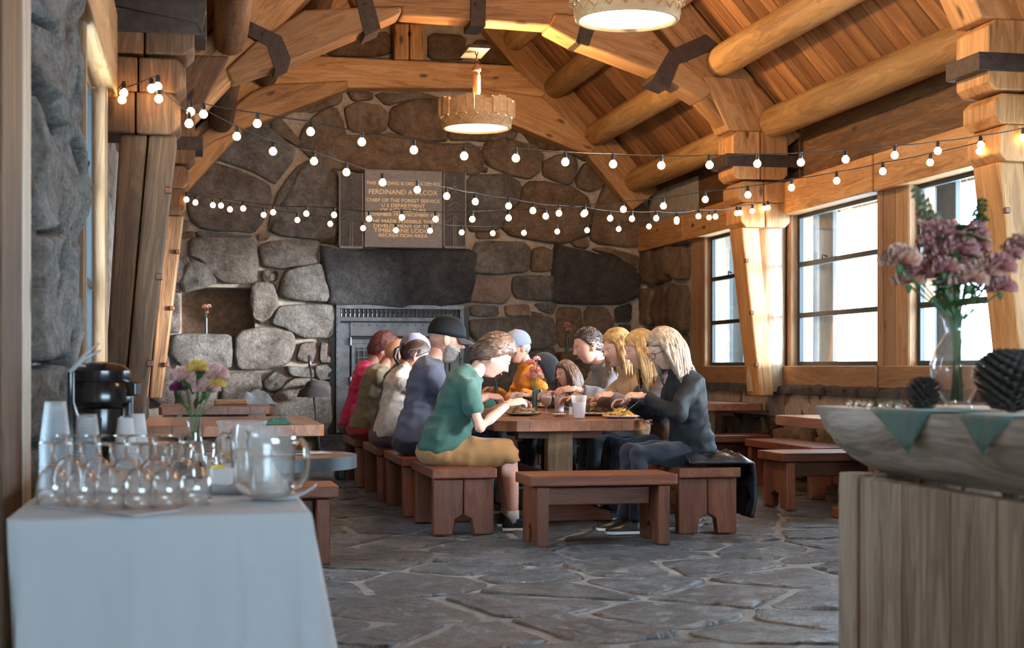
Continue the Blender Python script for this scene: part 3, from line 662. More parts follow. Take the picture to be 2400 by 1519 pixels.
# ------------------------------------------------------------------ pendant lamps
def pendant(X, Y, Z, top, label, energy):
    r = empty('pendant_lamp', (X, Y, Z), 0, label, 'pendant lamp', 'drum pendant lamps hanging from the trusses')
    W = wood('lamp_oak%d' % len(COL.objects), (.4, .2, .08), (.58, .34, .15), (.7, .46, .24), rough=.55, var=.1)
    n = 26
    for k in range(n):        # upright slats of the crown, alternately tall and short
        a = 2*math.pi*k/n; rr = .335 + (.012 if k % 2 else 0); h = (.0, .022, .04, .022)[k % 4]; w = math.pi*rr/n*.98
        M = Matrix.Translation((X, Y, Z)) @ Matrix.Rotation(a, 4, 'Z')
        MB().box((rr-.012, -w, .1), (rr+.012, w, .235+h), .003).obj('slat', W, r, M=M, world=False)
    mb = MB(); mb.lathe([(.315, .0), (.325, .012), (.325, .11), (.35, .118), (.35, .128), (.3, .13), (.29, .11), (.29, .015), (.3, 0), (.315, 0)], 48); mb.obj('lower_ring', W, r, smooth=40, M=Matrix.Translation((X, Y, Z)), world=False)
    for k in range(20):       # carved zigzag
        a = 2*math.pi*k/20; b = a + math.pi/20; c = a + 2*math.pi/20; g = lambda t, z, q=.327: (q*math.cos(t), q*math.sin(t), z)
        mb = MB(); mb.tube([g(a, .035), g(b, .085), g(c, .035)], .005, 5); mb.obj('carved_chevron', W, r, M=Matrix.Translation((X, Y, Z)), world=False)
        mb = MB(); mb.add([g(b, .098, .33), g(b-.05, .115, .33), g(b+.05, .115, .33), g(b, .098, .325), g(b-.05, .115, .325), g(b+.05, .115, .325)], [(0, 2, 1), (3, 4, 5), (0, 1, 4, 3), (1, 2, 5, 4), (2, 0, 3, 5)])
        mb.obj('light_hole', M_['disc'], r, M=Matrix.Translation((X, Y, Z)), world=False)
    MB().lathe([(0.001, .018), (.29, .018), (.29, .024), (0.001, .024)], 48).obj('diffuser', M_['disc'], r, M=Matrix.Translation((X, Y, Z)), world=False)
    MB().lathe([(.05, .3), (.06, .24), (.02, .22), (.001, .22)], 20).obj('socket', M_['bulb'], r, M=Matrix.Translation((X, Y, Z)), world=False)
    mb = MB(); mb.lathe([(.0, .28), (.034, .29), (.03, .33), (.036, .34), (.036, .5), (.03, .505), (.03, .53), (.042, .54), (.042, .56), (.02, .6), (.0, .61)], 20)
    mb.obj('stem', M_['frame'], r, M=Matrix.Translation((X, Y, Z)), world=False, smooth=40)
    for k in range(3):
        a = 2*math.pi*k/3+.4; mb = MB(); mb.tube([(.03*math.cos(a), .03*math.sin(a), .3), (.33*math.cos(a), .33*math.sin(a), .14)], .007, 6); mb.obj('arm', M_['strap'], r, M=Matrix.Translation((X, Y, Z)), world=False)
    z = Z + .6; k = 0
    while z < top:
        mb = MB(); pts = [(.013*math.cos(t)*(1), 0, .03*math.sin(t)) for t in [i*math.pi/6 for i in range(13)]]
        mb.tube(pts, .005, 5, cap=False); mb.obj('chain_link', M_['strap'], r, M=Matrix.Translation((X, Y, z+.02)) @ Matrix.Rotation(R(90)*(k % 2), 4, 'Z'), world=False, smooth=True); z += .047; k += 1
    for dz, e, s in ((.36, energy, .07), ):
        l = bpy.data.objects.new('lamp_light', bpy.data.lights.new('lamp_light', 'POINT')); l.data.energy = e; l.data.color = (1, .64, .33); l.data.shadow_soft_size = s
        link(l, Matrix.Translation((X+.1, Y, Z+dz)), r)
    l = bpy.data.objects.new('lamp_light', bpy.data.lights.new('lamp_light', 'SPOT')); l.data.energy = energy*.6; l.data.color = (1, .66, .34); l.data.shadow_soft_size = .1; l.data.spot_size = R(150); l.data.spot_blend = .6
    link(l, Matrix.Translation((X, Y, Z-.02)), r)
p1_ = P(1117, 313, Y=BENT[2]); pendant(XC-.05, BENT[2]+.05, p1_.z+.05, P(0, 62, Y=BENT[2]).z, 'wooden drum pendant lamp hanging on a chain in the middle of the room', 270)
pendant(P(1470, 30, Y=8.9).x, 8.9, P(1470, 50, Y=8.9).z, 4.4, 'wooden drum pendant lamp cut by the top edge of the picture', 250)
pendant(XC, 4.4, 3.3, 4.4, 'wooden drum pendant lamp added out of view above the camera for its light', 110)  # unseen lamp, added to brighten the ceiling and foreground
# ------------------------------------------------------------------ string lights
def strand(A, Bp, pts, label, start=None, end=None):
    A, Bp = Vector(A), Vector(Bp); h = Vector((Bp.x-A.x, Bp.y-A.y, 0)).normalized(); nrm = Vector((h.y, -h.x, 0)); C = Vector((0, 0, EYE))
    r = empty('string_lights', A, 0, label, 'string lights', 'warm globe string lights across the room')
    q = []
    for x, y in pts:
        d = P(x, y, D=1.0) - C; t = nrm.dot(A - C) / nrm.dot(d); q.append(C + d*t)
    wire = [A] + [p + Vector((0, 0, .062)) for p in q] + [Bp]; w2 = []
    for i in range(len(wire)-1):
        a, b = wire[i], wire[i+1]; L = (b-a).length
        for k in range(5): t = k/5; w2.append(a.lerp(b, t) - Vector((0, 0, .045*L*4*t*(1-t)*min(1, L))))
    w2.append(wire[-1]); mb = MB(); mb.tube(w2, .0035, 5); mb.obj('wire', M_['black'], r, smooth=True)
    for i, p in enumerate(q):
        M = Matrix.Translation(p) @ Matrix.Rotation(.12*math.sin(i*2.3), 4, 'X')
        b = bpy.data.objects.new('bulb', BULB); link(b, M, r)
        s = bpy.data.objects.new('socket', SOCK); link(s, M, b)
BULB = MB().lathe([(.0005, -.024), (.011, -.0215), (.019, -.015), (.0235, -.005), (.024, .003), (.0205, .013), (.013, .021), (.011, .026), (.0005, .026)], 14).mesh('bulb', M_['bulb'], True)
SOCK = MB().lathe([(.0005, .024), (.0125, .024), (.0125, .05), (.009, .056), (.009, .066), (.0005, .066)], 10).mesh('socket', M_['black'], 40)
pl = (-.08, 8.8); 
aL1 = P(445, 247, Y=8.8); aL2 = Vector((.02, 13.5, P(425, 455, Y=13.5).z)); bR1 = P(2425, 312, Y=8.8); bR2 = P(1822, 478, Y=13.5)
strand(aL1, bR1, [(477,268),(603,290),(728,309),(848,333),(970,352),(1088,366),(1209,371),(1325,380),(1437,385),(1550,388),(1663,387),(1775,384),(1877,381),(1982,374),(2097,364),(2198,354),(2299,340),(2397,323)], 'topmost strand of globe lights crossing between the two nearest posts')
strand(aL1, bR2, [(447,262),(555,320),(640,355),(736,378),(812,404),(897,428),(978,445),(1047,460),(1114,473),(1192,483),(1249,494),(1310,500),(1368,502),(1430,512),(1481,513),(1538,512),(1586,515),(1637,507),(1677,508),(1727,500),(1763,495),(1800,487)], 'steepest strand of globe lights sloping down to the post beside the windows')
strand(aL2, bR1, [(458,475),(518,482),(570,489),(640,498),(718,501),(783,504),(865,513),(942,510),(1021,514),(1107,514),(1192,511),(1279,507),(1371,499),(1461,491),(1555,483),(1653,468),(1753,457),(1855,440),(1961,424),(2069,402),(2180,381),(2296,355)], 'strand of globe lights rising rightwards past the window tops')
strand(aL2, bR2, [(437,468),(499,481),(539,491),(618,504),(697,516),(774,525),(851,535),(928,540),(1008,541),(1082,545),(1155,547),(1228,546),(1306,543),(1376,540),(1450,537),(1521,531),(1586,520),(1662,510),(1735,499),(1790,489)], 'lowest strand of globe lights in front of the hearth wall plaque')
strand(P(262, 225, Y=8.75), P(446, 300, Y=8.7), [(290,218),(286,234),(355,208),(370,203),(372,232),(443,290)], 'short tangle of globe lights wrapped round the left post')
# ------------------------------------------------------------------ plaque
YP = YB - .23
pq = empty('dedication_plaque', (P(940, 580, Y=YP).x, YP, P(940, 580, Y=YP).z), 0, 'grey metal dedication plaque with gilt lettering and relief fir trees', 'plaque')
def rect(name, x0, y0, x1, y1, ya, yb, mat, parent, bevel=.0, c=0):
    a = P(x0, y1, Y=YP); b = P(x1, y0, Y=YP); return MB().box((a.x, ya, a.z), (b.x, yb, b.z), c).obj(name, M_[mat] if isinstance(mat, str) else mat, parent, bevel=bevel)
rect('panel', 853, 402, 1036, 580, YP-.05, YP+.03, 'plaque', pq, c=.006)
for x0, x1 in ((794, 851), (1038, 1092)):
    rect('tree_panel', x0, 406, x1, 582, YP-.01, YP+.02, 'steel', pq)
    for a, b in ((x0, x0+3), (x1-3, x1)): rect('border', a, 406, b, 582, YP-.03, YP-.01, 'plaque', pq)
    rect('border', x0, 578, x1, 582, YP-.03, YP-.01, 'plaque', pq)
    xm = (x0+x1)/2
    for d in (-2.5, 2.5): rect('trunk', xm+d-.8, 500, xm+d+.8, 580, YP-.025, YP-.01, 'plaque', pq)
    for k in range(9):
        y = 412 + k*12; w = 6 + k*2.2
        for s in (-1, 1):
            mb = MB(); mb.tube([P(xm+s*w*t, y+11*math.sin(t*1.5), Y=YP-.018) for t in (0, .25, .5, .75, 1)], [.012, .011, .009, .007, .004], 6); mb.obj('bough', M_['plaque'], pq, smooth=True)
LINES = [('THIS BUILDING IS DEDICATED TO', 434, 9.5, 168), ('FERDINAND A SILCOX', 456, 14, 158), ('CHIEF OF THE FOREST SERVICE', 474, 10, 168), ('U S DEPARTMENT', 486, 10, 100), ('OF AGRICULTURE', 497, 10, 104),
         ('NOVEMBER 1933-DECEMBER 1939', 507, 9, 168), ('HE MADE POSSIBLE THE', 523, 10, 138), ('DEVELOPMENT OF THE', 534, 10, 136), ('TIMBERLINE LODGE', 545, 11, 134), ('RECREATION AREA', 556, 10, 112)]
for t, y, hpx, wpx in LINES:
    c = bpy.data.curves.new('inscription', 'FONT'); c.body = t; c.align_x = 'CENTER'; c.size = hpx/186*1.1; c.extrude = .0015; c.materials.append(M_['brass'])
    o = bpy.data.objects.new('inscription', c); p = P(945, y, Y=YP-.052)
    me = bpy.data.meshes.new_from_object(o); me.materials.clear(); me.materials.append(M_['brass']); xs = [v.co.x for v in me.vertices]; bpy.data.objects.remove(o)
    k = (wpx/186) / (max(xs)-min(xs)); me.transform(Matrix.Diagonal((k, 1, 1, 1)))
    o = tag(bpy.data.objects.new('inscription', me), kind='stuff'); link(o, Matrix.Translation(p) @ Matrix.Rotation(R(90), 4, 'X'), pq)
# ------------------------------------------------------------------ hearth screen
YF = YB - .12
fs = empty('fireplace_screen', (P(937, 1015, Y=YF).x, YF, 0), 0, 'tall riveted grey steel fireplace screen with spindle top and hinged doors', 'fireplace screen')
def frect(name, x0, y0, x1, y1, ya, yb, mat='screen', c=.004):
    a = P(x0, y1, Y=YF); b = P(x1, y0, Y=YF); return MB().box((a.x, YF+ya, a.z), (b.x, YF+yb, b.z), c).obj(name, M_[mat], fs)
ft = tag(MB().box((P(772,0,Y=YF).x, YF+.06, -.01), (P(1102,0,Y=YF).x, YF+.11, P(0,712,Y=YF).z)).obj('firebox', M_['black']), 'flat black panel standing for the dark firebox behind the steel screen', 'fireplace')  # shade of the recess given by a flat black panel
hz = P(937, 1017, Y=YF).z
tag(MB().box((P(740,0,Y=YF).x, YF-.45, 0), (P(1135,0,Y=YF).x, YF+.1, hz), .02).obj('hearth_slab', M_['dark'], smooth=40), 'low dark stone hearth slab beneath the steel screen', 'hearth')
frect('frame_stile', 787, 718, 797, 1015, -.03, .02); frect('frame_stile', 1077, 718, 1087, 1015, -.03, .02)
frect('top_rail', 787, 716, 1087, 724, -.04, .02); frect('lower_rail', 797, 745, 1077, 753, -.02, .02)
frect('side_plate', 797, 757, 820, 1015, -.01, .02); frect('side_plate', 1054, 757, 1077, 1015, -.01, .02)
frect('hood_plate', 820, 757, 1054, 788, -.03, .02)
frect('header_rail', 820, 796, 1054, 806, -.03, .02)
for k in range(27):
    x = 800 + k*10.3; q = P(x, 735, Y=YF-.01); h = .085
    MB().lathe([(.006, -h), (.014, -h+.01), (.006, -h+.03), (.007, 0), (.014, .005), (.006, .02), (.006, h-.02), (.013, h-.01), (.006, h)], 8).obj('spindle', M_['screen'], fs, M=Matrix.Translation(q), world=False, smooth=40)
for x0, x1 in ((823, 936), (938, 1051)):
    d = frect('door', x0, 806, x1, 1015, .0, .02, 'screen')
    for a, b, c_, e in ((x0, 806, x0+8, 1015), (x1-8, 806, x1, 1015), (x0+8, 806, x1-8, 815), (x0+8, 905, x1-8, 915), (x0+8, 1005, x1-8, 1015)):
        pa = P(a, e, Y=YF); pb = P(c_, b, Y=YF); MB().box((pa.x, YF-.03, pa.z), (pb.x, YF, pb.z), .003).obj('door_frame', M_['screen'], d)
    pa = P(x0+10, 903, Y=YF); pb = P(x1-10, 817, Y=YF); MB().box((pa.x, YF-.006, pa.z), (pb.x, YF+.0, pb.z)).obj('door_dark_panel', M_['black'], d)  # black panel paints the darkness behind the grid
    for k in range(7):
        x = x0+10 + (x1-x0-20)*(k+.5)/7; pa = P(x-1, 903, Y=YF); pb = P(x+1, 817, Y=YF); MB().box((pa.x, YF-.022, pa.z), (pb.x, YF-.008, pb.z)).obj('grid_bar', M_['screen'], d)
    for k in range(5):
        y = 820 + 17*k; pa = P(x0+10, y+2, Y=YF); pb = P(x1-10, y, Y=YF); MB().box((pa.x, YF-.026, pa.z), (pb.x, YF-.012, pb.z)).obj('grid_bar', M_['screen'], d)
for y in (800, 893, 985):
    for x in (821, 1053): q = P(x, y, Y=YF-.04); MB().lathe([(.001, -.05), (.018, -.05), (.018, .05), (.001, .05)], 10).obj('hinge', M_['screen'], fs, M=Matrix.Translation(q), world=False, smooth=40)
RV = MB().ell((0, 0, 0), .009, 8, 5).mesh('rivet', M_['screen'], True)
for y in range(730, 1015, 16):
    for x in (792, 1082): link(bpy.data.objects.new('rivet', RV), Matrix.Translation(P(x, y, Y=YF-.032)), fs)
for x in range(830, 1050, 18): link(bpy.data.objects.new('rivet', RV), Matrix.Translation(P(x, 762, Y=YF-.032)), fs)
# ------------------------------------------------------------------ benches and tables
def bench(M, L, label, W=.42, H=.43, group='low red-brown plank benches'):
    "local: x across (0..W), y along (0..L)"
    r = bpy.data.objects.new('bench', None); link(r, M); tag(r, label, 'bench', group)
    def part(mb, name, ax, sm=False):
        if ax == 'z': mb2 = M @ Matrix.Rotation(R(-90), 4, 'Y')
        elif ax == 'y': mb2 = M @ Matrix.Rotation(R(90), 4, 'Z')
        else: mb2 = M
        mb.v = [tuple(M @ Vector(v)) for v in mb.v]; return mb.obj(name, M_['bench'], r, M=mb2, bevel=.008)
    t = .065; ins = .045
    part(MB().box((0, 0, H-t), (W, L, H)), 'seat', 'y')
    for y0 in (ins, L-ins-.075):
        for k in (0, 1):
            a, b = (.012, W/2-.002) if k == 0 else (W/2+.002, W-.012); s = 1 if k == 0 else -1; o = a if k == 0 else b; e = b if k == 0 else a
            q = [(o, 0), (o+s*.13, 0), (o+s*.145, .1), (e, .13), (e, H-t-.004), (o, H-t-.004)]
            part(MB().prism([(x, y0, z) for x, z in q], (0, .075, 0)), 'end_plank', 'z')
    part(MB().box((W/2-.03, ins+.075, H-t-.13), (W/2+.03, L-ins-.075, H-t-.02)), 'stretcher', 'y')
    return r
def F(x, y): return Matrix.Translation((x, y, 0))
bench(F(1.47, 9.4), .95, 'near-left bench of the long table, under the man in green')
bench(F(1.44, 10.62), 1.05, 'second bench on the left side of the long table, under the navy shirt man')
bench(F(1.42, 11.95), 1.05, 'third bench along the left side of the long table, under the ponytailed woman')
bench(F(1.38, 13.3), 1.1, 'farthest bench on the left of the long table, with dark coats folded on it')
bench(F(3.03, 9.15), .98, 'bench on the right of the long table beneath the black puffer jacket')
bench(F(3.05, 10.4), 1.1, 'second bench on the right side of the long table, under the blond woman')
bench(F(3.05, 11.7), 1.2, 'third bench on the right side of the long table, under the man in grey')
bench(F(3.05, 13.1), 1.2, 'farthest bench on the right side of the long table, under the orange sweatshirt man')
bench(Matrix.Translation((2.86, 8.66, 0)) @ Matrix.Rotation(R(90), 4, 'Z'), .92, 'empty bench across the near end of the long table, worn edges')
bench(Matrix.Translation((.76, 8.15, 0)) @ Matrix.Rotation(R(90), 4, 'Z'), 1.1, 'bench right behind the white-clothed table, cut by its cloth')
bench(Matrix.Translation((5.35, 10.55, 0)) @ Matrix.Rotation(R(90), 4, 'Z'), 1.05, 'window-side bench beside the log counter', W=.5)
bench(F(4.86, 11.3), 1.5, 'long bench between the two window-side tables, its side towards the room')
bench(Matrix.Translation((5.35, 13.4, 0)) @ Matrix.Rotation(R(90), 4, 'Z'), 1.3, 'bench with pale worn edge at the farther window-side table')
def table(x0, y0, x1, y1, label, Z=.72, chamf=.08, ped=None, along='y', t=.07):
    r = empty('table', ((x0+x1)/2, (y0+y1)/2, 0), 0, label, 'table', 'thick plank dining tables')
    c = chamf; n = max(3, round((x1-x0 if along == 'y' else y1-y0)/.2))
    out = [(x0+c, y0), (x1-c, y0), (x1, y0+c), (x1, y1-c), (x1-c, y1), (x0+c, y1), (x0, y1-c), (x0, y0+c)]
    for k in range(n):
        p = [Vector(q) for q in out]; nn = Vector((1, 0)) if along == 'y' else Vector((0, 1)); lo, hi = (x0, x1) if along == 'y' else (y0, y1)
        a = lo + (hi-lo)*k/n + .0004; b = lo + (hi-lo)*(k+1)/n - .0004
        p = clip(p, nn, b); p = clip(p, -nn, -a)
        if len(p) > 2: MB().prism([(q.x, q.y, Z-t) for q in p], (0, 0, t)).obj('top_plank', M_['top'], r, dirx=(0, 1, 0) if along == 'y' else (1, 0, 0), bevel=.002)
    xm = (x0+x1)/2; ym = (y0+y1)/2
    P2 = ped or ([(xm, y0+.5), (xm, y1-.5)] if along == 'y' else [(x0+.4, ym), (x1-.4, ym)])
    for px_, py_ in P2:
        MB().box((px_-.09, py_-.055, .1), (px_+.09, py_+.055, Z-t-.002)).obj('pedestal', M_['frame'], r, dirx=(0, 0, 1), bevel=.006)
        q = [(px_-.38, 0), (px_+.38, 0), (px_+.36, .07), (px_+.12, .13), (px_-.12, .13), (px_-.36, .07)]
        MB().prism([(a, py_-.07, b) for a, b in q], (0, .14, 0)).obj('foot', M_['bench'], r, dirx=(1, 0, 0), bevel=.01)
        MB().box((px_-.3, py_-.05, Z-t-.07), (px_+.3, py_+.05, Z-t-.003)).obj('bearer', M_['bench'], r, dirx=(1, 0, 0), bevel=.005)
    if len(P2) > 1:
        a, b = P2[0], P2[1]
        if along == 'y': MB().box((xm-.03, a[1]+.055, .2), (xm+.03, b[1]-.055, .32)).obj('stretcher', M_['bench'], r, dirx=(0, 1, 0), bevel=.005)
    return r
table(1.95, 9.68, 3.02, 14.3, 'long plank dining table where the group is eating', chamf=.13)
table(-.33, 9.33, .78, 11.0, 'empty plank table behind the carnations, front of two', chamf=.03)
table(-.33, 13.7, .68, 15.0, 'farther empty plank table with a blue-grey jacket on it, below the wall niche', chamf=.03)
table(4.22, 8.9, 5.48, 10.5, 'pale-edged plank table half hidden by the log counter', chamf=.03)
table(4.6, 13.9, 5.48, 15.4, 'plank table at the window nearest the hearth', chamf=.03)
# round table
rt = empty('round_table', (.31, 6.15, 0), 0, 'round wooden-topped table with a hammered metal rim beside the drinks table', 'table')
MB().lathe([(.0005, .715), (.318, .715), (.318, .72), (.0005, .72)], 48, (.31, 6.15, 0)).obj('top', M_['top'], rt)
MB().lathe([(.3, .67), (.335, .67), (.335, .722), (.318, .722), (.318, .712), (.0005, .712), (.0005, .67)], 48, (.31, 6.15, 0)).obj('rim', M_['screen'], rt, smooth=40)
MB().lathe([(.25, 0), (.25, .02), (.05, .04), (.035, .06), (.035, .62), (.12, .66), (.12, .669)], 24, (.31, 6.15, 0), cap=True).obj('pedestal', M_['black'], rt, smooth=40)
# ------------------------------------------------------------------ drinks table with linen cloth
tc = empty('tablecloth', (-.05, 4.5, .74), 0, 'white linen tablecloth hanging to the floor from the drinks table', 'tablecloth')
TX0, TX1, TY0, TY1, TZ = -.41, .265, 3.5, 5.62, .74
sm_ = lambda x: max(0, min(1, x))
def cloth():
    mb = MB(); seg = []      # perimeter of the top, front and right side, then left and back
    def per(a, b, n): return [(a[0]+(b[0]-a[0])*k/n, a[1]+(b[1]-a[1])*k/n) for k in range(n)]
    pts = per((TX0, TY1), (TX0, TY0), 30) + per((TX0, TY0+0), (TX1, TY0+.06), 44) + per((TX1, TY0+.06), (TX1, TY1), 44) + per((TX1, TY1), (TX0, TY1), 20)
    n = len(pts); cx, cy = (TX0+TX1)/2, (TY0+TY1)/2
    rings = []
    def out(i):
        x, y = pts[i]; a = Vector(pts[i-1]); b = Vector(pts[(i+1) % n]); t = (b-a).normalized(); return Vector((t.y, -t.x))
    O = [out(i) for i in range(n)]
    for i, (x, y) in enumerate(pts):
        pass
    for j, (dz, base) in enumerate([(0, -.012), (-.002, -.003), (-.008, .003), (-.02, .006)] + [(-.02-.70*k/16, .006+.05*(k/16)**1.1) for k in range(1, 17)]):
        f = max(0, (-dz-.02)/.7); ring = []
        for i, (x, y) in enumerate(pts):
            o = O[i]; front = abs(y-TY0) < .08; side = x > TX1-.005
            s = (x-TX0)/(TX1-TX0) if front else (y-TY0)*1.0
            amp = f**.8
            corner = math.exp(-(((x-TX1)/.05)**2 + ((y-TY0-.06)/.07)**2))
            w = .010*math.sin(s*17+1)*amp + .006*math.sin(s*39)*amp + (.012*math.sin(y*14)*amp + .01*math.sin(y*31+2)*amp if not front else 0)
            if front:      # pressed creases of the folded linen
                for cxx, sg in ((.395, 1), (.78, -1)): w += sg*.008*sm_((s-cxx+.006)/.012)*min(1, f*9) + .007*math.exp(-((s-cxx)/.012)**2)*min(1, f*9)
            w += corner*.03*amp
            left = x < TX0+.005; k = (base if not left else .004) + (w if not left else 0) + (.06*f if side and not front else 0) + (.04*f*max(0, (s-.8)/.2) if front else 0) - (.03*f if front else 0)
            ring.append((x - 0 + o.x*k, y + o.y*k, TZ + dz))
        rings.append(ring)
    rings.insert(0, [(x*.96+cx*.04, y*.99+cy*.01, TZ+.0005) for x, y in pts])
    mb.loft(rings, False); nn = len(mb.v)
    mb.v.append((cx, cy, TZ+.001)); mb.f += [(i, (i+1) % n, nn) for i in range(n)]; mb.m += [0]*n
    return mb
cl = cloth().obj('cloth', M_['cloth'], tc, smooth=50)
tl = empty('drinks_table', (-.05, 4.5, 0), 0, 'folding table hidden under the white linen cloth', 'table')
MB().box((TX0+.03, TY0+.1, .7), (TX1-.03, TY1-.03, .733)).obj('tabletop', M_['grey'], tl)
for x in (TX0+.06, TX1-.06):
    for y in (TY0+.12, TY1-.1): MB().lathe([(.016, 0), (.016, .699)], 10, (x, y, 0), cap=True).obj('leg', M_['screen'], tl)
pm = MB(); q = [P(x, y, Z=.7425) for x, y in ((75,1188),(200,1196),(315,1212),(420,1198),(500,1172),(480,1150),(150,1140))]
for p_ in q: p_.x = max(p_.x, TX0+.005)
pm.prism([(v.x, v.y, .7428) for v in q], (0, 0, .003)); tag(pm.obj('placemat', flat('clear_vinyl', (.62, .62, .66), .25)), 'thin translucent mat under the upturned wine glasses', 'mat')
# wine glasses, upside down
GP = [(.0345, .0), (.0365, .018), (.0372, .038), (.034, .058), (.024, .076), (.010, .088), (.0045, .097), (.004, .128), (.006, .133), (.031, .1375), (.0315, .1395), (.004, .1405), (.0005, .1405)]
def wineglass(M, label):
    r = bpy.data.objects.new('wine_glass', None); link(r, M); tag(r, label, 'wine glass', 'wine glasses upside down on the white cloth')
    mb = MB(); out = GP; inn = [(max(r_-.0014, .0005), z) for r_, z in GP[:6]][::-1]
    prof = [(.0005, .083)] + [(r_-.0013, z-.0005 if z > .01 else z) for r_, z in reversed(GP[:5])] + GP[:5]
    mb.lathe(prof + [GP[5]], 28, cap=True); mb.obj('bowl', M_['thin'], r, M=M, world=False, smooth=True)
    mb = MB(); mb.lathe([(.0005, .0845)] + GP[5:], 28, cap=True); mb.obj('stem_and_foot', M_['glass'], r, M=M, world=False, smooth=50)
    return r
g0 = None
names = ['leftmost', 'second from the left', 'third from the left', 'fourth from the left', 'fifth from the left', 'rightmost']
fr_ = [(125,1186),(193,1190),(262,1193),(327,1194),(391,1192),(456,1186)]
spots = [(p, 'front-row upturned wine glass, %s' % n) for p, n in zip(fr_, names)] + [((x, 1158), 'back-row upturned wine glass, %s' % n) for x, n in zip((160, 228, 296, 362, 424), names[:4] + ['rightmost'])]
for (x, y), lb in spots:
    p = P(x, y-3, Z=.747); M = TR((p.x, p.y, .7465), 0, 1.1)
    g0 = wineglass(M, lb) if g0 is None else (dup(g0, M, lb) and g0)
# ribbed pitchers
def pitcher(M, label, full, group='clear ribbed plastic water pitchers'):
    r = bpy.data.objects.new('water_pitcher', None); link(r, M); tag(r, label, 'pitcher', group)
    n = 72; rings = []; H = .185
    def ring(z, rad, rib, sp=0, dz=0):
        o = []
        for k in range(n):
            a = 2*math.pi*k/n; q = rad + rib*math.cos(a*24)
            w = max(0, math.cos(a-math.pi))**8     # spout towards -x
            lift = dz * (.5-.5*math.cos(2*a)) + (.012*w if dz else 0)
            o.append((math.cos(a)*(q+sp*w), math.sin(a)*q, z+lift))
        return o
    lv = [(.0, .048, 0), (.004, .053, .0008), (.02, .0585, .0016), (.07, .062, .0016), (.118, .0645, .0016), (.13, .0665, .0005), (.15, .068, 0), (.166, .066, 0)]
    outer = [ring(z, a, b, .008 if z > .12 else 0) for z, a, b in lv] + [ring(.172, .062, 0, .02, .022)]
    inner = [ring(.172, .0595, 0, .02, .022)] + [ring(z, a-.003, b*.5, .008 if z > .12 else 0) for z, a, b in reversed(lv[1:])] + [ring(.006, .04, 0)]
    mb = MB(); mb.loft(outer + inner, True); mb.obj('body', M_['thinp'], r, M=M, world=False, smooth=45)
    mb = MB(); mb.tube([(.064, 0, .15), (.088, 0, .158), (.103, 0, .14), (.106, 0, .1), (.1, 0, .06), (.082, 0, .035), (.06, 0, .03)], [.009, .008, .0075, .0075, .0075, .008, .009], 10, flat=1.3); mb.obj('handle', M_['glass'], r, M=M, world=False, smooth=True)
    if full:
        mb = MB(); mb.lathe([(.0005, .0075), (.045, .0078), (.054, .02), (.0575, .07), (.0595, .112), (.0005, .112)], 40); mb.obj('water', M_['thin'], r, M=M, world=False, smooth=50)
    return r
p = P(648, 1166, Z=.755); sc_ = 1.0
pitcher(TR((p.x-.012, p.y, .757), -A0-.25, .9), 'front ribbed pitcher full of water on the folded napkin', True)
p = P(600, 1140, Z=.745); pitcher(TR((p.x-.01, p.y+.07, .7435), 2.9, .92), 'ribbed pitcher standing behind the front one', True)
# folded napkin with curled ends
def crescent():
    mb = MB(); c = P(648, 1168, Z=.745); rings = []
    for k in range(25):
        t = k/24; a = math.pi*(1.05 + .9*t); x = (t-.5)*.2; lift = .03*abs(2*t-1)**3
        w = .055*math.sin(math.pi*min(1, max(0, .12+.8*t)))**.6
        th = .006
        rings.append([c + Vector((x*CA - 0*SA, -x*SA, 0)) + Vector((SA*d, CA*d, 0)) + Vector((0, 0, h+lift)) for d, h in ((-w, .001), (-w*.6, 0), (w*.6, 0), (w, .001), (w, th), (w*.6, th+.003), (0, th), (-w*.6, th+.003), (-w, th))])
    mb.loft(rings); return mb
tag(crescent().obj('folded_napkin', M_['cloth'], smooth=50, org=P(648, 1168, Z=.745)), 'white folded napkin with upturned ends beneath the front pitcher', 'napkin')
mb = MB(); c = P(500, 1160, Z=.7435)
for k, (dx, w) in enumerate(((0, .05), (.05, .045))):
    mb.tube([c + Vector((dx-.05, .02*k, .008)), c + Vector((dx, .03, .012)), c + Vector((dx+.07, .02, .008)), c+Vector((dx+.12, .05, .01))], [.003, .009, .008, .003], 8, flat=2.2)
tag(mb.obj('napkin', M_['cloth'], smooth=True, org=c), 'crumpled white napkin between the wine glasses and the pitchers', 'napkin')
# ramekin with lemon
c = P(520, 1142, Z=.745); rk = empty('ramekin', (c.x, c.y, .7415), 0, 'square white china ramekin with a lemon wedge, left of the pitchers', 'ramekin')
def sq(r_, z, k=16, e=.5):
    o = []
    for i in range(k):
        a = 2*math.pi*i/k; cs, sn = math.cos(a), math.sin(a); o.append((r_*math.copysign(abs(cs)**e, cs), r_*math.copysign(abs(sn)**e, sn), z))
    return o
MB().loft([sq(.024, 0), sq(.03, .006), (sq(.034, .05)), sq(.0345, .056), sq(.031, .056), sq(.028, .01), sq(.001, .009)]).obj('bowl', M_['china'], rk, M=Matrix.Translation((c.x, c.y, .7415)), world=False, smooth=50)
lem = flat('lemon', (.8, .62, .12), .5)
tag(MB().ell((c.x-.01, c.y, .797), (.022, .013, .012), 12, 8).obj('lemon_wedge', lem, smooth=True, org=(c.x, c.y, .79)), 'pale yellow wedge sticking out of the ramekin', 'lemon')
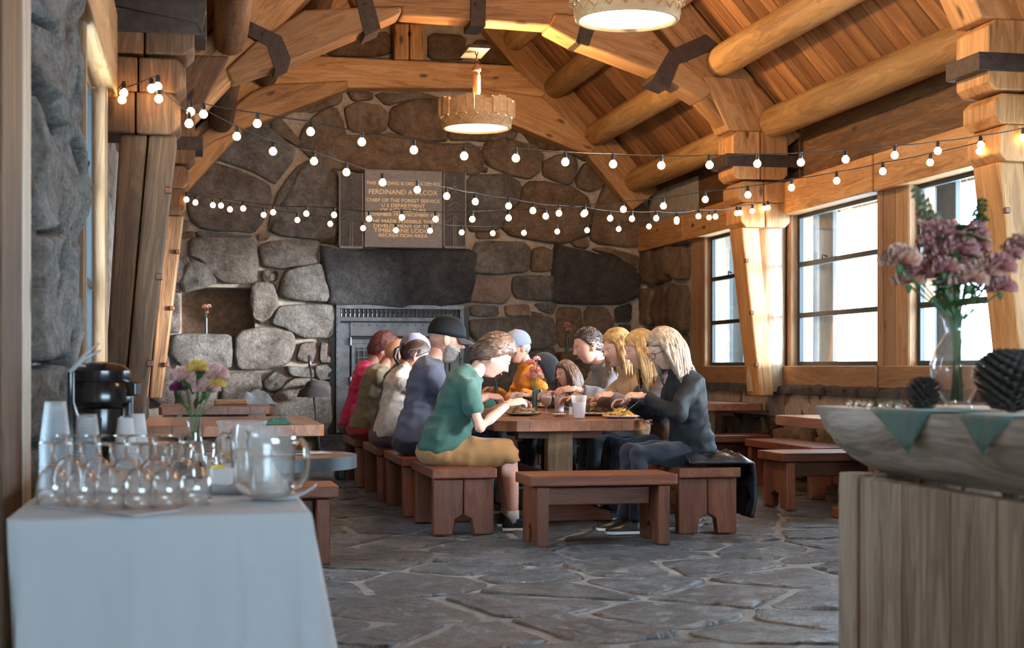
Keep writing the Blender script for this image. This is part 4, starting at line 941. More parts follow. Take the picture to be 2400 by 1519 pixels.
# stacks of plastic and paper cups, upside down
def cups(x, ybase, n, r0, r1, h, step, mat, label, name='plastic_cup', cat='cup', z0=.7425, group=None):
    c = P(x, ybase, Z=z0)
    for k in range(n):
        z = z0 + k*step; mb = MB(); mb.lathe([(r0+.0025, 0), (r0+.003, .003), (r0, .005), (r1, h-.002), (r1-.002, h), (.0005, h), (.0005, h-.0012), (r1-.003, h-.0015), (r0-.0015, .0)], 24)
        o = mb.obj(name, mat, M=Matrix.Translation((c.x, c.y, z)), world=False, smooth=45); tag(o, (ORD[k] + ' from the bottom' if k else 'lowest') + ' ' + label, cat, group)
fc = frosted('frosted_cup', (.8, .85, .9), .13)
ORD = ['lowest', 'second', 'third', 'fourth', 'fifth', 'sixth', 'seventh', 'eighth', 'ninth', 'tenth', 'eleventh', 'twelfth', 'thirteenth', 'fourteenth']
cups(130, 1146, 14, .042, .029, .118, .0095, fc, 'of the clear plastic cups in the taller upside-down stack', group='taller stack of clear plastic cups')
cups(204, 1138, 11, .039, .027, .108, .0095, fc, 'of the clear plastic cups in the shorter upside-down stack', group='shorter stack of clear plastic cups')
pc = flat('white_paper', (.62, .64, .66), .6)
cups(294, 1098, 9, .036, .025, .1, .0085, pc, 'of the white paper cups stacked nearer the coffee pot', 'paper_cup', group='white paper cups nearer the coffee pot', z0=.7425)
cups(322, 1090, 10, .036, .025, .1, .0085, pc, 'of the white paper cups in the right-hand paper stack', 'paper_cup', group='white paper cups of the right-hand stack', z0=.7425)
# coffee airpot
c = P(236, 1085, Z=.74); ap = empty('airpot', (c.x, c.y+.05, .741), 0, 'black pump coffee pot with glossy lid behind the cups', 'coffee pot'); M = Matrix.Translation((c.x, c.y+.05, .741)) @ Matrix.Rotation(-.35, 4, 'Z')
blk = flat('gloss_black', (.012, .012, .014), .18, spec=.6)
MB().lathe([(.0005, .0), (.09, 0), (.092, .02), (.085, .03), (.085, .19), (.1, .2), (.115, .215), (.118, .26), (.105, .285), (.0005, .29)], 40).obj('body', blk, ap, M=M, world=False, smooth=40)
MB().lathe([(.0005, .285), (.1, .286), (.103, .3), (.102, .325), (.08, .345), (.04, .355), (.0005, .358)], 40).obj('lid', blk, ap, M=M, world=False, smooth=40)
mb = MB(); mb.prism([(.06, -.03, .24), (.14, -.025, .235), (.14, .025, .235), (.06, .03, .24)], (0, 0, .05)); mb.obj('spout_housing', blk, ap, M=M, world=False, bevel=.006)
MB().lathe([(.013, 0), (.013, .075), (.0005, .075)], 14, (.105, 0, .165), cap=True).obj('nozzle', M_['screen'], ap, M=M, world=False, smooth=40)
MB().box((-.03, -.091, .05), (.04, -.086, .16), .002).obj('label_plate', M_['screen'], ap, M=M, world=False)
mb = MB(); mb.tube([(-.1, -.02, .3), (-.04, -.09, .26), (.03, -.115, .25)], .006, 8); mb.obj('handle', M_['black'], ap, M=M, world=False, smooth=True)
c2 = P(165, 872, D=4.6); mb = MB()
for e in ((232, 805), (236, 822), (200, 858)):
    b = P(*e, D=4.75); mb.tube([c2, c2.lerp(b, .5)+Vector((0, 0, .012)), b], [.006, .005, .003], 7)
o = tag(mb.obj('twig', flat('bleached_wood', (.42, .43, .45), .6), None, smooth=True, org=c2), 'bare grey forked twig rising above the coffee pot', 'twig')
# it stands in a narrow bottle
cb = Vector((c2.x, c2.y, .7415)); tag(MB().lathe([(.0005, 0), (.03, 0), (.03, .18), (.012, .23), (.012, c2.z-.7415-.0), (.009, c2.z-.7415), (.009, .2), (.0005, .19)], 16).obj('bottle', blk, M=Matrix.Translation(cb), world=False, smooth=40), 'dark narrow bottle holding a bare twig at the wall', 'bottle')
# vase of carnations
def petals(mb, c, r_, n, rg, tilt=(0, 0, 1)):
    for k in range(n):
        a = k*2.399; t = math.sqrt((k+.5)/n); d = Vector((math.cos(a)*t, math.sin(a)*t, 1.05-t*.85)).normalized()
        u = d.orthogonal().normalized(); v = d.cross(u); b = c + d*r_*.35; e = c + d*r_*rg.uniform(.85, 1.1); w = r_*.34
        p0 = b; p = [b, e + u*w + d*rg.uniform(-.1, .1)*r_, e + v*w*.5 + d*r_*.12, e - u*w, e - v*w*.5 - d*r_*.1]
        mb.add(p, [(0, 1, 2), (0, 2, 3), (0, 3, 4), (0, 4, 1)])
def carnation(c, r_, mat, parent, rg, name='carnation', stemto=None):
    mb = MB(); petals(mb, Vector(c), r_, 70, rg); o = mb.obj(name, mat, parent, org=c)
    mb = MB(); mb.lathe([(.002, -r_*.5), (r_*.16, -r_*.3), (r_*.2, 0)], 8, Vector(c)); mb.obj('calyx', M_['stem'], o)
    return o
rg = random.Random(11)
pinkp = flat('pale_pink_petal', (.95, .58, .54), .6, var=.25, bscale=25, sss=.1); yel = flat('yellow_petal', (.85, .62, .2), .6, var=.2, bscale=25); purp = flat('plum_petal', (.22, .03, .12), .6, var=.3); rosep = flat('rose_petal', (.6, .14, .2), .6, var=.3, bscale=25)
VX = P(462, 1012, Z=.741, D=None) if False else Vector((-.005, 5.3, .7415))
cv = empty('flower_vase', VX, 0, 'clear glass vase on the drinks table holding pink and yellow carnations', 'vase')
VP = [(.0005, 0), (.04, 0), (.042, .01), (.032, .06), (.024, .11), (.026, .14), (.035, .165), (.0335, .165), (.0245, .14), (.0225, .11), (.03, .06), (.039, .012), (.0005, .01)]
MB().lathe(VP, 28).obj('glass', M_['thin'], cv, M=Matrix.Translation(VX), world=False, smooth=50)
bq = empty('carnation_bouquet', VX + Vector((0, 0, .1)), 0, 'bunch of pale pink and yellow carnations in the clear vase', 'flowers')
dv = 5.19
for x, y, m, r_ in ((430, 893, pinkp, .038), (462, 871, yel, .03), (503, 886, pinkp, .036), (462, 904, pinkp, .04), (480, 918, pinkp, .042), (500, 907, yel, .032), (417, 916, purp, .022), (468, 890, purp, .02), (438, 905, yel, .022)):
    c = P(x, y, D=dv + rg.uniform(-.05, .05)); carnation(c, r_*1.3, m, bq, rg)
    mb = MB(); b = VX + Vector((rg.uniform(-.012, .012), rg.uniform(-.012, .012), .02)); t = VX + Vector(((c.x-VX.x)*.28, (c.y-VX.y)*.2, .165)); mb.tube([b, t, c], .0022, 6); mb.obj('stem', M_['stem'], bq, smooth=True)
def leaf(mb, a, b, w, up=Vector((0, 0, 1)), bend=.3):
    a, b = Vector(a), Vector(b); d = b-a; s = d.cross(up); s = s.normalized() if s.length > 1e-6 else Vector((1, 0, 0)); V = []
    for i in range(6):
        t = i/5; ww = w*math.sin(math.pi*min(1, t*.95+.03))**.8; c = a + d*t - up*d.length*bend*t*t*.5; V += [c - s*ww, c + up*ww*-.25, c + s*ww]
    F = []
    for i in range(5):
        for j in (0, 1): F.append((i*3+j, i*3+j+1, i*3+j+4, i*3+j+3))
    mb.add(V, F)
for k in range(12):
    a = k*2.4; c = VX + Vector((.02*math.cos(a), .02*math.sin(a), .17+.012*k)); mb = MB(); leaf(mb, c, c + Vector((.06*math.cos(a), .06*math.sin(a), .05)), .009); mb.obj('leaf', M_['green'], bq, smooth=True)
# tub of chips, glass mugs, dark basket
c = Vector((.16, 5.42, .7415)); tb = empty('plastic_tub', c, 0, 'translucent rounded plastic tub right of the carnation vase', 'tub')
def wav(r_, z, n=32): return [((r_*(1+.03*math.cos(8*t)))*math.cos(t)*1.05, r_*(1+.03*math.cos(8*t))*math.sin(t), z) for t in [2*math.pi*k/n for k in range(n)]]
MB().loft([wav(.052, 0), wav(.062, .02), wav(.078, .13), wav(.086, .145), wav(.084, .146), wav(.075, .13), wav(.059, .02), wav(.002, .004)]).obj('shell', fc, tb, M=Matrix.Translation(c), world=False, smooth=50)
for k in range(14):
    a = k*2.4; rr = .014*math.sqrt(k); o = MB().ell((0, 0, 0), (.018, .014, .01), 10, 6).obj('lemon_slice', lem, M=Matrix.Translation(c + Vector((rr*math.cos(a), rr*math.sin(a), .018 + .012*(k % 3)))), world=False, smooth=True)
    tag(o, 'yellow lemon piece inside the translucent tub', 'lemon', 'lemon pieces in the tub')
def mug(x, y, lb):
    c = P(x, y, Z=.7425); r = empty('glass_mug', c, 0, lb, 'mug', 'upturned clear glass mugs'); M = Matrix.Translation((c.x, c.y, .7425)) @ Matrix.Rotation(-.4, 4, 'Z')
    MB().lathe([(.036, 0), (.036, .08), (.032, .088), (.0005, .088), (.0005, .08), (.03, .079), (.0335, .075), (.0335, 0)], 28).obj('body', M_['thin'], r, M=M, world=False, smooth=40)
    mb = MB(); mb.tube([(.035, 0, .07), (.058, 0, .066), (.064, 0, .045), (.058, 0, .022), (.035, 0, .018)], .0045, 8); mb.obj('handle', M_['glass'], r, M=M, world=False, smooth=True)
mug(380, 1098, 'upturned glass mug at the left of three'); mug(425, 1100, 'upturned glass mug in the middle of three'); mug(478, 1098, 'upturned glass mug nearest the pitchers')
c = P(448, 1122, Z=.742); tag(MB().prism([(c.x-.055, c.y-.03, .7425), (c.x+.035, c.y-.04, .7425), (c.x+.045, c.y+.03, .7425), (c.x-.05, c.y+.04, .7425)], (0, 0, .05)).obj('black_caddy', blk, bevel=.006), 'low black caddy between the glass mugs and wine glasses', 'caddy')
# ------------------------------------------------------------------ log counter
ct = empty('log_counter', (2.05, 3.3, 0), 0, 'log-fronted counter with a split half-log top at the right', 'counter')
CT = .964; CXE = 1.775
def halflog():
    mb = MB(); rings = []; n = 22
    for i in range(44):
        t = i/43; s_ = t*2.3; k = min(1, (s_+.012)/.24); s = math.sqrt(1-(1-k)**2) if k < 1 else 1
        D = .2*s*(1 + .06*noise.noise(Vector((s_*3, 1, 1)))); W = .27*(.85+.15*s); D = max(D, .02); y = 4.17 - s_
        xc = CXE + .27
        ring = [(xc - W*.985, y, CT), (xc + W, y, CT)]
        for j in range(n-2):
            a = math.pi*(j+.5)/(n-2); bb = 1 + .06*noise.noise(Vector((s_*4, math.cos(a)*2, math.sin(a)*2)))
            ring.append((xc + W*math.cos(a)*bb, y - (.05*math.sin(a) if k < 1 else 0), CT - D*math.sin(a)**.7*bb - .004))
        rings.append(ring)
    mb.loft(rings); return mb
wash = wood('driftwood', (.2, .15, .12), (.45, .38, .32), (.7, .64, .57), rough=.5, gs=.8, bs=.6, knots=True)
halflog().obj('half_log_top', wash, ct, smooth=40, dirx=(0, -1, 0), org=(CXE, 4.17, CT))
mb = MB(); mb.lathe([(.022, 0), (.02, .014), (.0005, .018)], 10); mb.obj('branch_stub', M_['grey'], ct, M=Matrix.Translation(P(1968, 1015, X=CXE+.03)) @ Matrix.Rotation(R(-90), 4, 'Y'), world=False, smooth=40)
logm((1.86, 4.0, 0), (1.86, 4.0, .775), .05, M_['grey'], 'corner_post', ct, 4)
yy = 3.93
for k, w in enumerate((.26, .26, .22, .26, .26, .3)):
    MB().box((1.835, yy-w+.006, 0), (1.885, yy, .77)).obj('plank', M_['grey'], ct, dirx=(0, 0, 1), bevel=.008); yy -= w
for k in range(3): MB().box((1.92+k*.13, 3.97, 0), (2.045+k*.13, 4.01, .77)).obj('plank', M_['grey'], ct, dirx=(0, 0, 1), bevel=.006)
sage = flat('sage_felt', (.085, .18, .16), .9, sheen=.3, bumps=.2, bscale=120)
def pennant(xa, xb, xt, yt, lb):
    e = CXE + .002; a = P(xa, 962, X=e); b = P(xb, 962, X=e); a.z = b.z = CT+.004; t = P(xt, yt, X=e-.012); n = 8
    mb = MB(); bk = [Vector((e+.2, a.y, CT+.004)), Vector((e+.2, b.y, CT+.004))]
    rows = [[bk[0].lerp(bk[1], i/n) for i in range(n+1)], [a.lerp(b, i/n) + Vector((.012, 0, 0)) for i in range(n+1)]]
    for k in range(9):
        f = k/8; l, r_ = a.lerp(t, f), b.lerp(t, f); row = []
        for i in range(n+1):
            q = l.lerp(r_, i/n); q.x = e - .004 - .012*f + .004*math.sin(i*1.7+k*.6); q.z -= .001; row.append(q)
        rows.append(row)
    m_ = n+1; mb.add([v for r2 in rows for v in r2], [(k*m_+i, k*m_+i+1, (k+1)*m_+i+1, (k+1)*m_+i) for k in range(len(rows)-1) for i in range(n)])
    o = mb.obj('pennant', sage, smooth=True, org=a); s = o.modifiers.new('t', 'SOLIDIFY'); s.thickness = .0025; return tag(o, lb, 'pennant', 'sage felt pennants on the log counter')
pennant(2042, 2178, 2135, 1062, 'sage green felt triangle hanging over the counter edge, left of two'); pennant(2244, 2372, 2308, 1062, 'sage green felt triangle hanging over the counter edge, right of two')
mb = MB(); rg = random.Random(3)
for k in range(60):
    y = rg.uniform(3.65, 3.98); b = Vector((rg.uniform(1.8, 1.92), y, CT+.004)); mb.tube([b, b + Vector((rg.uniform(-.035, .035), rg.uniform(-.03, .03), rg.uniform(.006, .03)))], [.0018, .0006], 4)
tag(mb.obj('fir_sprig', M_['green'], org=(1.85, 3.8, CT), smooth=True), 'loose green fir sprig lying on the end of the counter', 'sprig', kind='stuff')
for i, x in enumerate((1990, 2010, 2024, 2040, 2066, 2082, 2105)):
    c = P(x, 0, X=1.83 + .02*(i % 2)); tag(MB().ell((0, 0, 0), .0085, 14, 10).obj('glass_bead', M_['glass'], M=Matrix.Translation((c.x, c.y, CT+.012)), world=False, smooth=True), ['leftmost', 'second', 'third', 'fourth', 'fifth', 'sixth', 'rightmost'][i] + ' small clear glass bead beside the fir sprig', 'bead', 'glass beads on the counter')
VC = P(2243, 0, X=1.96); VC.z = CT+.002
vv = empty('glass_vase', VC, 0, 'bulbous clear glass vase on the log counter by the windows', 'vase')
VP2 = [(.0005, 0), (.034, 0), (.038, .006), (.032, .018), (.048, .05), (.066, .09), (.069, .12), (.058, .155), (.036, .19), (.029, .21), (.034, .236), (.047, .252), (.0455, .252), (.032, .236), (.027, .21), (.034, .19), (.056, .155), (.067, .12), (.064, .09), (.046, .052), (.028, .022), (.0005, .02)]
MB().lathe(VP2, 36).obj('glass', M_['thin'], vv, M=Matrix.Translation(VC), world=False, smooth=60)
bqt = empty('mixed_bouquet', VC + Vector((0, 0, .2)), 0, 'tall bouquet of muted pink snapdragons and carnations in the bulbous vase', 'flowers')
mauve = flat('dusty_mauve_petal', (.6, .32, .31), .7, var=.35, bscale=25); dusty = flat('dusty_rose_petal', (.7, .45, .36), .7, var=.35, bscale=25); gr2 = flat('pale_bud_green', (.3, .34, .22), .6, var=.3, bscale=25)
dc = 3.93
def spike(x0, y0, x1, y1, n, ma, mb_, sz):
    for k in range(n):
        t = k/(n-1); x = x0+(x1-x0)*t; y = y0+(y1-y0)*t; r_ = sz*(1-.62*t); c = P(x + 16*(1-t)*math.sin(k*2.1), y, D=dc+.02*math.cos(k*2.1))
        m2 = ma if t < .55 else mb_; mb = MB(); petals(mb, c, r_, 26 if t < .55 else 16, rg); mb.obj('blossom' if t < .55 else 'bud', m2, bqt, org=c)
    a = VC + Vector((0, 0, .02)); mb = MB(); mb.tube([a, VC + Vector((0, 0, .22)), P(x0, y0, D=dc), P(x1, y1, D=dc)], [.003, .003, .003, .0015], 6); mb.obj('stem', M_['stem'], bqt, smooth=True)
spike(2235, 640, 2148, 452, 16, mauve, gr2, .044); spike(2280, 600, 2300, 475, 12, mauve, M_['green'], .036); spike(2250, 640, 2195, 520, 10, dusty, mauve, .04)
spike(2330, 640, 2420, 560, 10, mauve, mauve, .036); spike(2190, 600, 2158, 500, 8, mauve, dusty, .034)
for x, y, m, r_ in ((2108, 622, dusty, .052), (2150, 650, mauve, .05), (2130, 668, dusty, .045), (2298, 650, dusty, .055), (2335, 640, mauve, .05), (2270, 668, dusty, .05), (2240, 600, mauve, .055), (2275, 585, dusty, .05), (2213, 640, mauve, .04), (2390, 590, dusty, .045), (2345, 685, mauve, .04), (2225, 560, mauve, .045), (2190, 655, dusty, .04)):
    c = P(x, y, D=dc + rg.uniform(-.06, .05)); carnation(c, r_, m, bqt, rg)
    mb = MB(); a = VC + Vector((rg.uniform(-.015, .015), rg.uniform(-.015, .015), .025)); b = VC + Vector(((c.x-VC.x)*.12, (c.y-VC.y)*.1, .24)); mb.tube([a, b, c], .0028, 6); mb.obj('stem', M_['stem'], bqt, smooth=True)
for k in range(60):
    a = k*2.4; h = .27 + .22*rg.random(); rr = .02 + .1*(h-.2); c = VC + Vector((rr*math.cos(a)*.7, rr*math.sin(a), h)); mb = MB(); leaf(mb, c, c + Vector((.05*math.cos(a), .07*math.sin(a), rg.uniform(-.03, .05))), .018); mb.obj('leaf', M_['green'], bqt, smooth=True)
cone = flat('cone_scale', (.05, .042, .038), .8, var=.4, bscale=40)
def pinecone(c, h, w, lb, n=90):
    r = empty('pine_cone', c, 0, lb, 'pine cone'); core = MB(); core.ell((0, 0, h*.5), (w*.5, w*.5, h*.5), 14, 10); core.obj('core', cone, r, M=Matrix.Translation(c), world=False, smooth=True)
    for k in range(n):
        t = (k+.5)/n; a = k*2.399; rr = w*math.sin(math.pi*(.12+.8*t))**.7; z = h*(.06+.88*t); d = Vector((math.cos(a), math.sin(a), .15+.9*t)).normalized(); s = Vector((-math.sin(a), math.cos(a), 0)); u = d.cross(s)
        b = Vector((math.cos(a)*rr*.3, math.sin(a)*rr*.3, z)); e = b + d*rr*.85; ww = h*.05+.003
        mb = MB(); mb.add([b - s*ww*.4, b + s*ww*.4, e + s*ww, e + d*ww*.6, e - s*ww, b - u*ww*.5, e - u*ww*.5], [(0, 1, 2, 3, 4), (0, 4, 6, 5), (1, 5, 6, 2), (2, 6, 3), (3, 6, 4)]); mb.obj('scale', cone, r, M=Matrix.Translation(c), world=False)
c = P(2165, 0, X=1.86); pinecone(Vector((c.x, c.y, CT+.002)), .082, .042, 'small dark pine cone left of the bulbous vase', 110)
c = P(2372, 0, X=1.97); pinecone(Vector((c.x, c.y, CT+.002)), .145, .085, 'large dark pine cone at the right edge of the counter', 200)
# ------------------------------------------------------------------ things in the middle and far room
def budvase(c, h, lb, cols, fl, tilt=0, r_=.019):
    c = Vector(c); v = tag(MB().lathe([(.0005, 0), (r_, 0), (r_, h), (r_-.003, h), (r_-.003, .01), (.0005, .01)], 16).obj('bud_vase', flat('dark_vase%d' % len(COL.objects), (.03, .06, .055), .3), M=Matrix.Translation(c), world=False, smooth=40), 'dark tube bud vase ' + lb, 'vase')
    g = empty('bud_flowers', c + Vector((0, 0, h)), 0, cols + ' ' + lb, 'flowers'); rg = random.Random(int(h*1000)+len(cols))
    for dx, dz, r2, m in fl:
        q = c + Vector((dx, 0, h+dz)); mb = MB(); petals(mb, q, r2, 22, rg); mb.obj('blossom', m, g, org=q); mb = MB(); mb.tube([c + Vector((0, 0, h*.5)), c + Vector((0, 0, h)), q], .003, 5); mb.obj('stem', M_['stem'], g, smooth=True)
zn = P(0, 782, Y=YB+.1).z
coral = flat('coral_petal', (.8, .3, .25), .6, var=.25)
mauve = mauve
c = P(483, 0, Y=YB+.02); budvase((c.x, c.y, zn+.0), .2, 'in the left wall niche', 'small coral bloom sprig', [(-.01, .12, .04, coral), (.03, .13, .035, dusty), (.015, .06, .02, coral)])
MB().box((P(425, 0, Y=YB).x, YB-.06, zn-.06), (P(598, 0, Y=YB).x, YB+.34, zn-.002)).obj('niche_sill', M_['wall'], wb)
c = P(1329, 0, Y=YB-.22); zs_ = P(0, 822, Y=YB-.22).z; budvase((c.x, c.y, zs_), .17, 'on the stone shelf right of the hearth', 'small pink bloom sprig', [(0, .17, .04, coral), (.02, .1, .04, mauve), (-.02, .14, .03, mauve)])
MB().box((P(1300,0,Y=YB).x, YB-.34, zs_-.12), (P(1500,0,Y=YB).x, YB, zs_-.002), .02).obj('stone_shelf', M_['brown'], wb)
# jacket and tray on the far table
jk = flat('slate_blue_fleece', (.2, .27, .36), .9, sheen=.3)
def blanket(c, sx, sy, h, mat, name, lb, cat, seed=0, n=22, rz=0, parent=None):
    mb = MB(); V = []
    for layer in (1, 0):
        for i in range(n+1):
            for j in range(n+1):
                u, v = i/n*2-1, j/n*2-1; e = max(abs(u), abs(v)); k = (1-e**4)
                z = h*k*(.45+.55*noise.noise(Vector((u*1.6+seed, v*1.6, 0)))+.35*noise.noise(Vector((u*4+seed, v*4, 3)))) if layer else 0
                w = 1 + .12*noise.noise(Vector((u*1.5, v*1.5, seed+7)))
                V.append((u*sx*w, v*sy*w, max(z, .003) if layer else 0))
    m_ = n+1; F = [(i*m_+j, (i+1)*m_+j, (i+1)*m_+j+1, i*m_+j+1) for i in range(n) for j in range(n)]; o_ = m_*m_
    F += [tuple(o_+x for x in f[::-1]) for f in F[:n*n]]; mb.add(V, F)
    rim = [i*m_ for i in range(n+1)] + [n*m_+j for j in range(1, n+1)] + [i*m_+n for i in range(n-1, -1, -1)] + [j for j in range(n-1, 0, -1)]
    mb.f += [(rim[k], rim[k]+o_, rim[(k+1) % len(rim)]+o_, rim[(k+1) % len(rim)]) for k in range(len(rim))]; mb.m += [0]*len(rim)
    return tag(mb.obj(name, mat, parent, M=Matrix.Translation(Vector(c)) @ Matrix.Rotation(rz, 4, 'Z'), world=False, smooth=True), lb, cat)
c = P(590, 945, Z=.722); blanket((c.x, min(c.y, 14.6), .722), .22, .16, .17, jk, 'jacket', 'slate blue jacket heaped on the farther empty table', 'jacket', 3)
c = P(542, 946, Z=.722); tag(MB().box((c.x-.17, 14.3, .722), (c.x+.14, 14.5, .772), .01).obj('wooden_tray', M_['pale']), 'pale wooden tray beside the blue jacket on the far table', 'tray')
c = P(678, 1016, Z=.722); blanket((c.x, 9.42, .722), .1, .05, .05, flat('dark_green_linen', (.02, .07, .05), .9), 'green_napkin', 'dark green napkin on the near edge of the empty plank table', 'napkin', 9)
c = P(740, 1046, Z=.722); nap = empty('menu_card', (.42, 6.25, .723), 0, 'white menu card lying on the round table', 'menu')
MB().box((-.12, -.05, 0), (.12, .07, .004), .001).obj('card', M_['china'], nap, M=Matrix.Translation((.42, 6.2, .7225)) @ Matrix.Rotation(.25, 4, 'Z'), world=False)
for k in range(5): MB().box((-.1, .05-.02*k, .0042), (.02+.012*(k % 3), .055-.02*k, .0048)).obj('line', M_['steel'], nap, M=Matrix.Translation((.42, 6.2, .7225)) @ Matrix.Rotation(.25, 4, 'Z'), world=False)
# poles and hat left of the hearth
tpz = empty('trekking_pole', P(745, 975, Y=17.5), 0, 'thin silver trekking pole leaning on the stones left of the hearth', 'pole')
a = P(752, 1010, Y=17.6); a.z = .0; b = P(727, 858, Y=18.2)
mb = MB(); mb.tube([a, b], .013, 8); mb.obj('shaft', M_['screen'], tpz, smooth=True); mb = MB(); mb.tube([b, b + (b-a).normalized()*.14], [.022, .018], 8); mb.obj('grip', M_['screen'], tpz, smooth=True)
c = P(735, 905, Y=18.0); mb = MB(); mb.ell(c, (.1, .09, .075), 18, 10); mb.lathe([(.09, -.01), (.17, -.05), (.2, -.13), (.185, -.125), (.16, -.045), (.085, 0)], 24, c)
tag(mb.obj('sun_hat', flat('charcoal_felt', (.05, .045, .045), .9), smooth=50, org=c), 'dark floppy hat hanging on the trekking pole left of the hearth', 'hat')
MB().box((c.x-.02, c.y, c.z-.02), (c.x+.02, YB, c.z+.02)).obj('peg', M_['strap'], wb)
# boots under round table
for i, dx in enumerate((0, .15)):
    c = Vector((P(800, 1125, Z=.0).x - .0 + dx, P(800, 1125, Z=0).y, 0)); mb = MB()
    mb.loft([[(c.x+x*w, c.y+y, c.z+z) for x, y, z in ((-.045, 0, 0), (.045, 0, 0), (.045, 0, h), (-.045, 0, h))] for y, w, h in ((0, .8, .2), (.06, 1, .22), (.12, 1, .2), (.16, 1, .11), (.24, 1, .08), (.29, .7, .05))] if False else
            [[(c.x+x*w, c.y+y, hz*z) for x, z in ((-.045, .02), (.045, .02), (.05, .5), (.035, 1), (-.035, 1), (-.05, .5))] for y, w, hz in ((0, .8, .2), (.05, 1, .23), (.12, 1, .21), (.16, 1.05, .12), (.24, 1, .085), (.3, .7, .05))])
    tag(mb.obj('boot', M_['black'], smooth=50, bevel=.01, org=c), ['black boot on the floor behind the round table, left of the pair', 'black boot on the floor behind the round table, right of the pair'][i], 'boot', 'pair of black boots')
# dining table settings -------------------------------------------------------
TT = .722
def cup(x, y, h, r1, label, fill, col, k=[0]):
    c = P(x, y, Z=TT); r = empty('plastic_cup', c, 0, label, 'cup', 'clear plastic cups on the long table'); M = Matrix.Translation(c)
    MB().lathe([(.0005, 0), (r1*.72, 0), (r1, h), (r1-.002, h), (r1*.72-.002, .004), (.0005, .004)], 24).obj('wall', fc, r, M=M, world=False, smooth=40)
    if fill: MB().lathe([(.0005, .005), (r1*.7, .005), (r1*.7+.27*r1*fill, h*fill), (.0005, h*fill)], 20).obj('drink', col, r, M=M, world=False, smooth=40)
pinkd = flat('lemonade', (.62, .55, .58), .2)
cup(1357, 981, .16, .054, 'clear plastic cup of cloudy drink at the near edge of the long table', .68, pinkd)
cup(1311, 966, .14, .046, 'clear plastic cup of cloudy drink behind the nearest one', .86, pinkd)
cup(1212, 957, .13, .05, 'empty clear plastic cup beside the green shirted man', 0, pinkd)
tea = flat('iced_tea', (.33, .12, .02), .1)
c = P(1280, 968, Z=TT); r = empty('goblet', c, 0, 'stemmed glass of iced tea on the long table', 'goblet'); M = Matrix.Translation(c)
MB().lathe([(.0005, 0), (.036, 0), (.036, .003), (.006, .008), (.006, .045), (.03, .065), (.043, .1), (.04, .155), (.038, .155), (.041, .1), (.0005, .068)], 24).obj('glass', fc, r, M=M, world=False, smooth=50)
MB().lathe([(.0005, .07), (.028, .07), (.039, .1), (.039, .118), (.0005, .118)], 20).obj('tea', tea, r, M=M, world=False, smooth=50)
salad = flat('salad_green', (.16, .2, .035), .5, var=.6, bscale=40); fries = flat('golden_fries', (.62, .36, .07), .6, var=.35, bscale=40); bread = flat('toasted_bread', (.5, .27, .1), .7, var=.4, bscale=30)
def plate(x, y, rad, food, lb, mat=M_['china'], n=40, h=.05, long=False):
    c = P(x, y, Z=TT); r = empty('plate', c, 0, 'dinner plate ' + lb, 'plate', 'plates on the long table'); M = Matrix.Translation(c)
    MB().lathe([(.0005, 0), (rad*.6, 0), (rad, .016), (rad, .02), (rad*.6, .006), (.0005, .005)], 32).obj('dish', mat, r, M=M, world=False, smooth=40)
    if food:
        f = tag(empty('food', c + Vector((0, 0, .01)), 0), 'heap of ' + {'s': 'salad leaves', 'f': 'golden fries', 'm': 'salad and toast'}[food] + ' on the plate ' + lb, 'food'); rg = random.Random(int(x))
        mb = MB(); mb2 = MB()
        for k in range(n*2):
            a = rg.uniform(0, 6.28); t = math.sqrt(rg.random()); q = Vector((math.cos(a)*t*rad*.8, math.sin(a)*t*rad*.8, .012 + h*(1-t*t)*rg.uniform(.5, 1)))
            if food == 's' or (food == 'm' and k % 2): leaf(mb, q, q + Vector((rg.uniform(-.03, .03), rg.uniform(-.03, .03), rg.uniform(0, .02))), .012)
            elif food == 'm' and k % 6 == 0: mb2.box(q - Vector((.02, .015, .004)), q + Vector((.02, .015, .008)), .003)
            else:
                d = Vector((rg.uniform(-1, 1), rg.uniform(-1, 1), rg.uniform(-.15, .3))).normalized()*.028; mb2.tube([q - d, q + d], .0045, 4)
        if mb.v: tag(mb.obj('leaves', salad, f, smooth=True, M=WM[f.name], world=False), kind='stuff')
        if mb2.v: tag(mb2.obj('fried_pieces', fries if food == 'f' else bread, f, M=WM[f.name], world=False), kind='stuff')
plate(1222, 974, .13, 'm', 'in front of the green shirted man', flat('grey_stoneware', (.16, .15, .15), .4), h=.07)
plate(1398, 974, .13, 's', 'of salad in the middle of the table', n=60, h=.07)
plate(1458, 980, .14, 'f', 'of fries at the right near corner', n=50)
plate(1310, 976, .055, None, 'small saucer with a spoon')
plate(1265, 955, .12, 'f', 'behind the teal can', h=.03, n=30)
plate(1255, 972, .05, None, 'tiny white one by the bud vase')
c = P(1262, 952, Z=TT); cn = empty('drink_can', c, 0, 'tall teal drink can in the middle of the long table', 'can'); M = Matrix.Translation(c)
MB().lathe([(.0005, 0), (.028, 0), (.033, .012), (.033, .14), (.027, .152), (.0005, .15)], 24).obj('body', flat('teal_print', (.03, .28, .32), .3, .3), cn, M=M, world=False, smooth=40)
MB().lathe([(.0333, .04), (.0333, .075)], 24).obj('band', flat('pale_teal', (.4, .55, .5), .4), cn, M=M, world=False, smooth=40)
c = P(1163, 948, Z=TT); budvase((c.x, c.y, TT), .18, 'in front of the green shirted man', 'pale pink bloom', [(-.02, .14, .045, pinkp), (.03, .11, .03, coral)], r_=.02)
c = P(1253, 968, Z=TT); budvase((c.x, c.y, TT), .17, 'in the centre of the long table', 'spray of coral blooms', [(-.03, .2, .045, coral), (.0, .14, .05, coral), (.03, .1, .045, dusty), (-.04, .1, .04, coral), (.02, .24, .03, pinkp)], r_=.02)
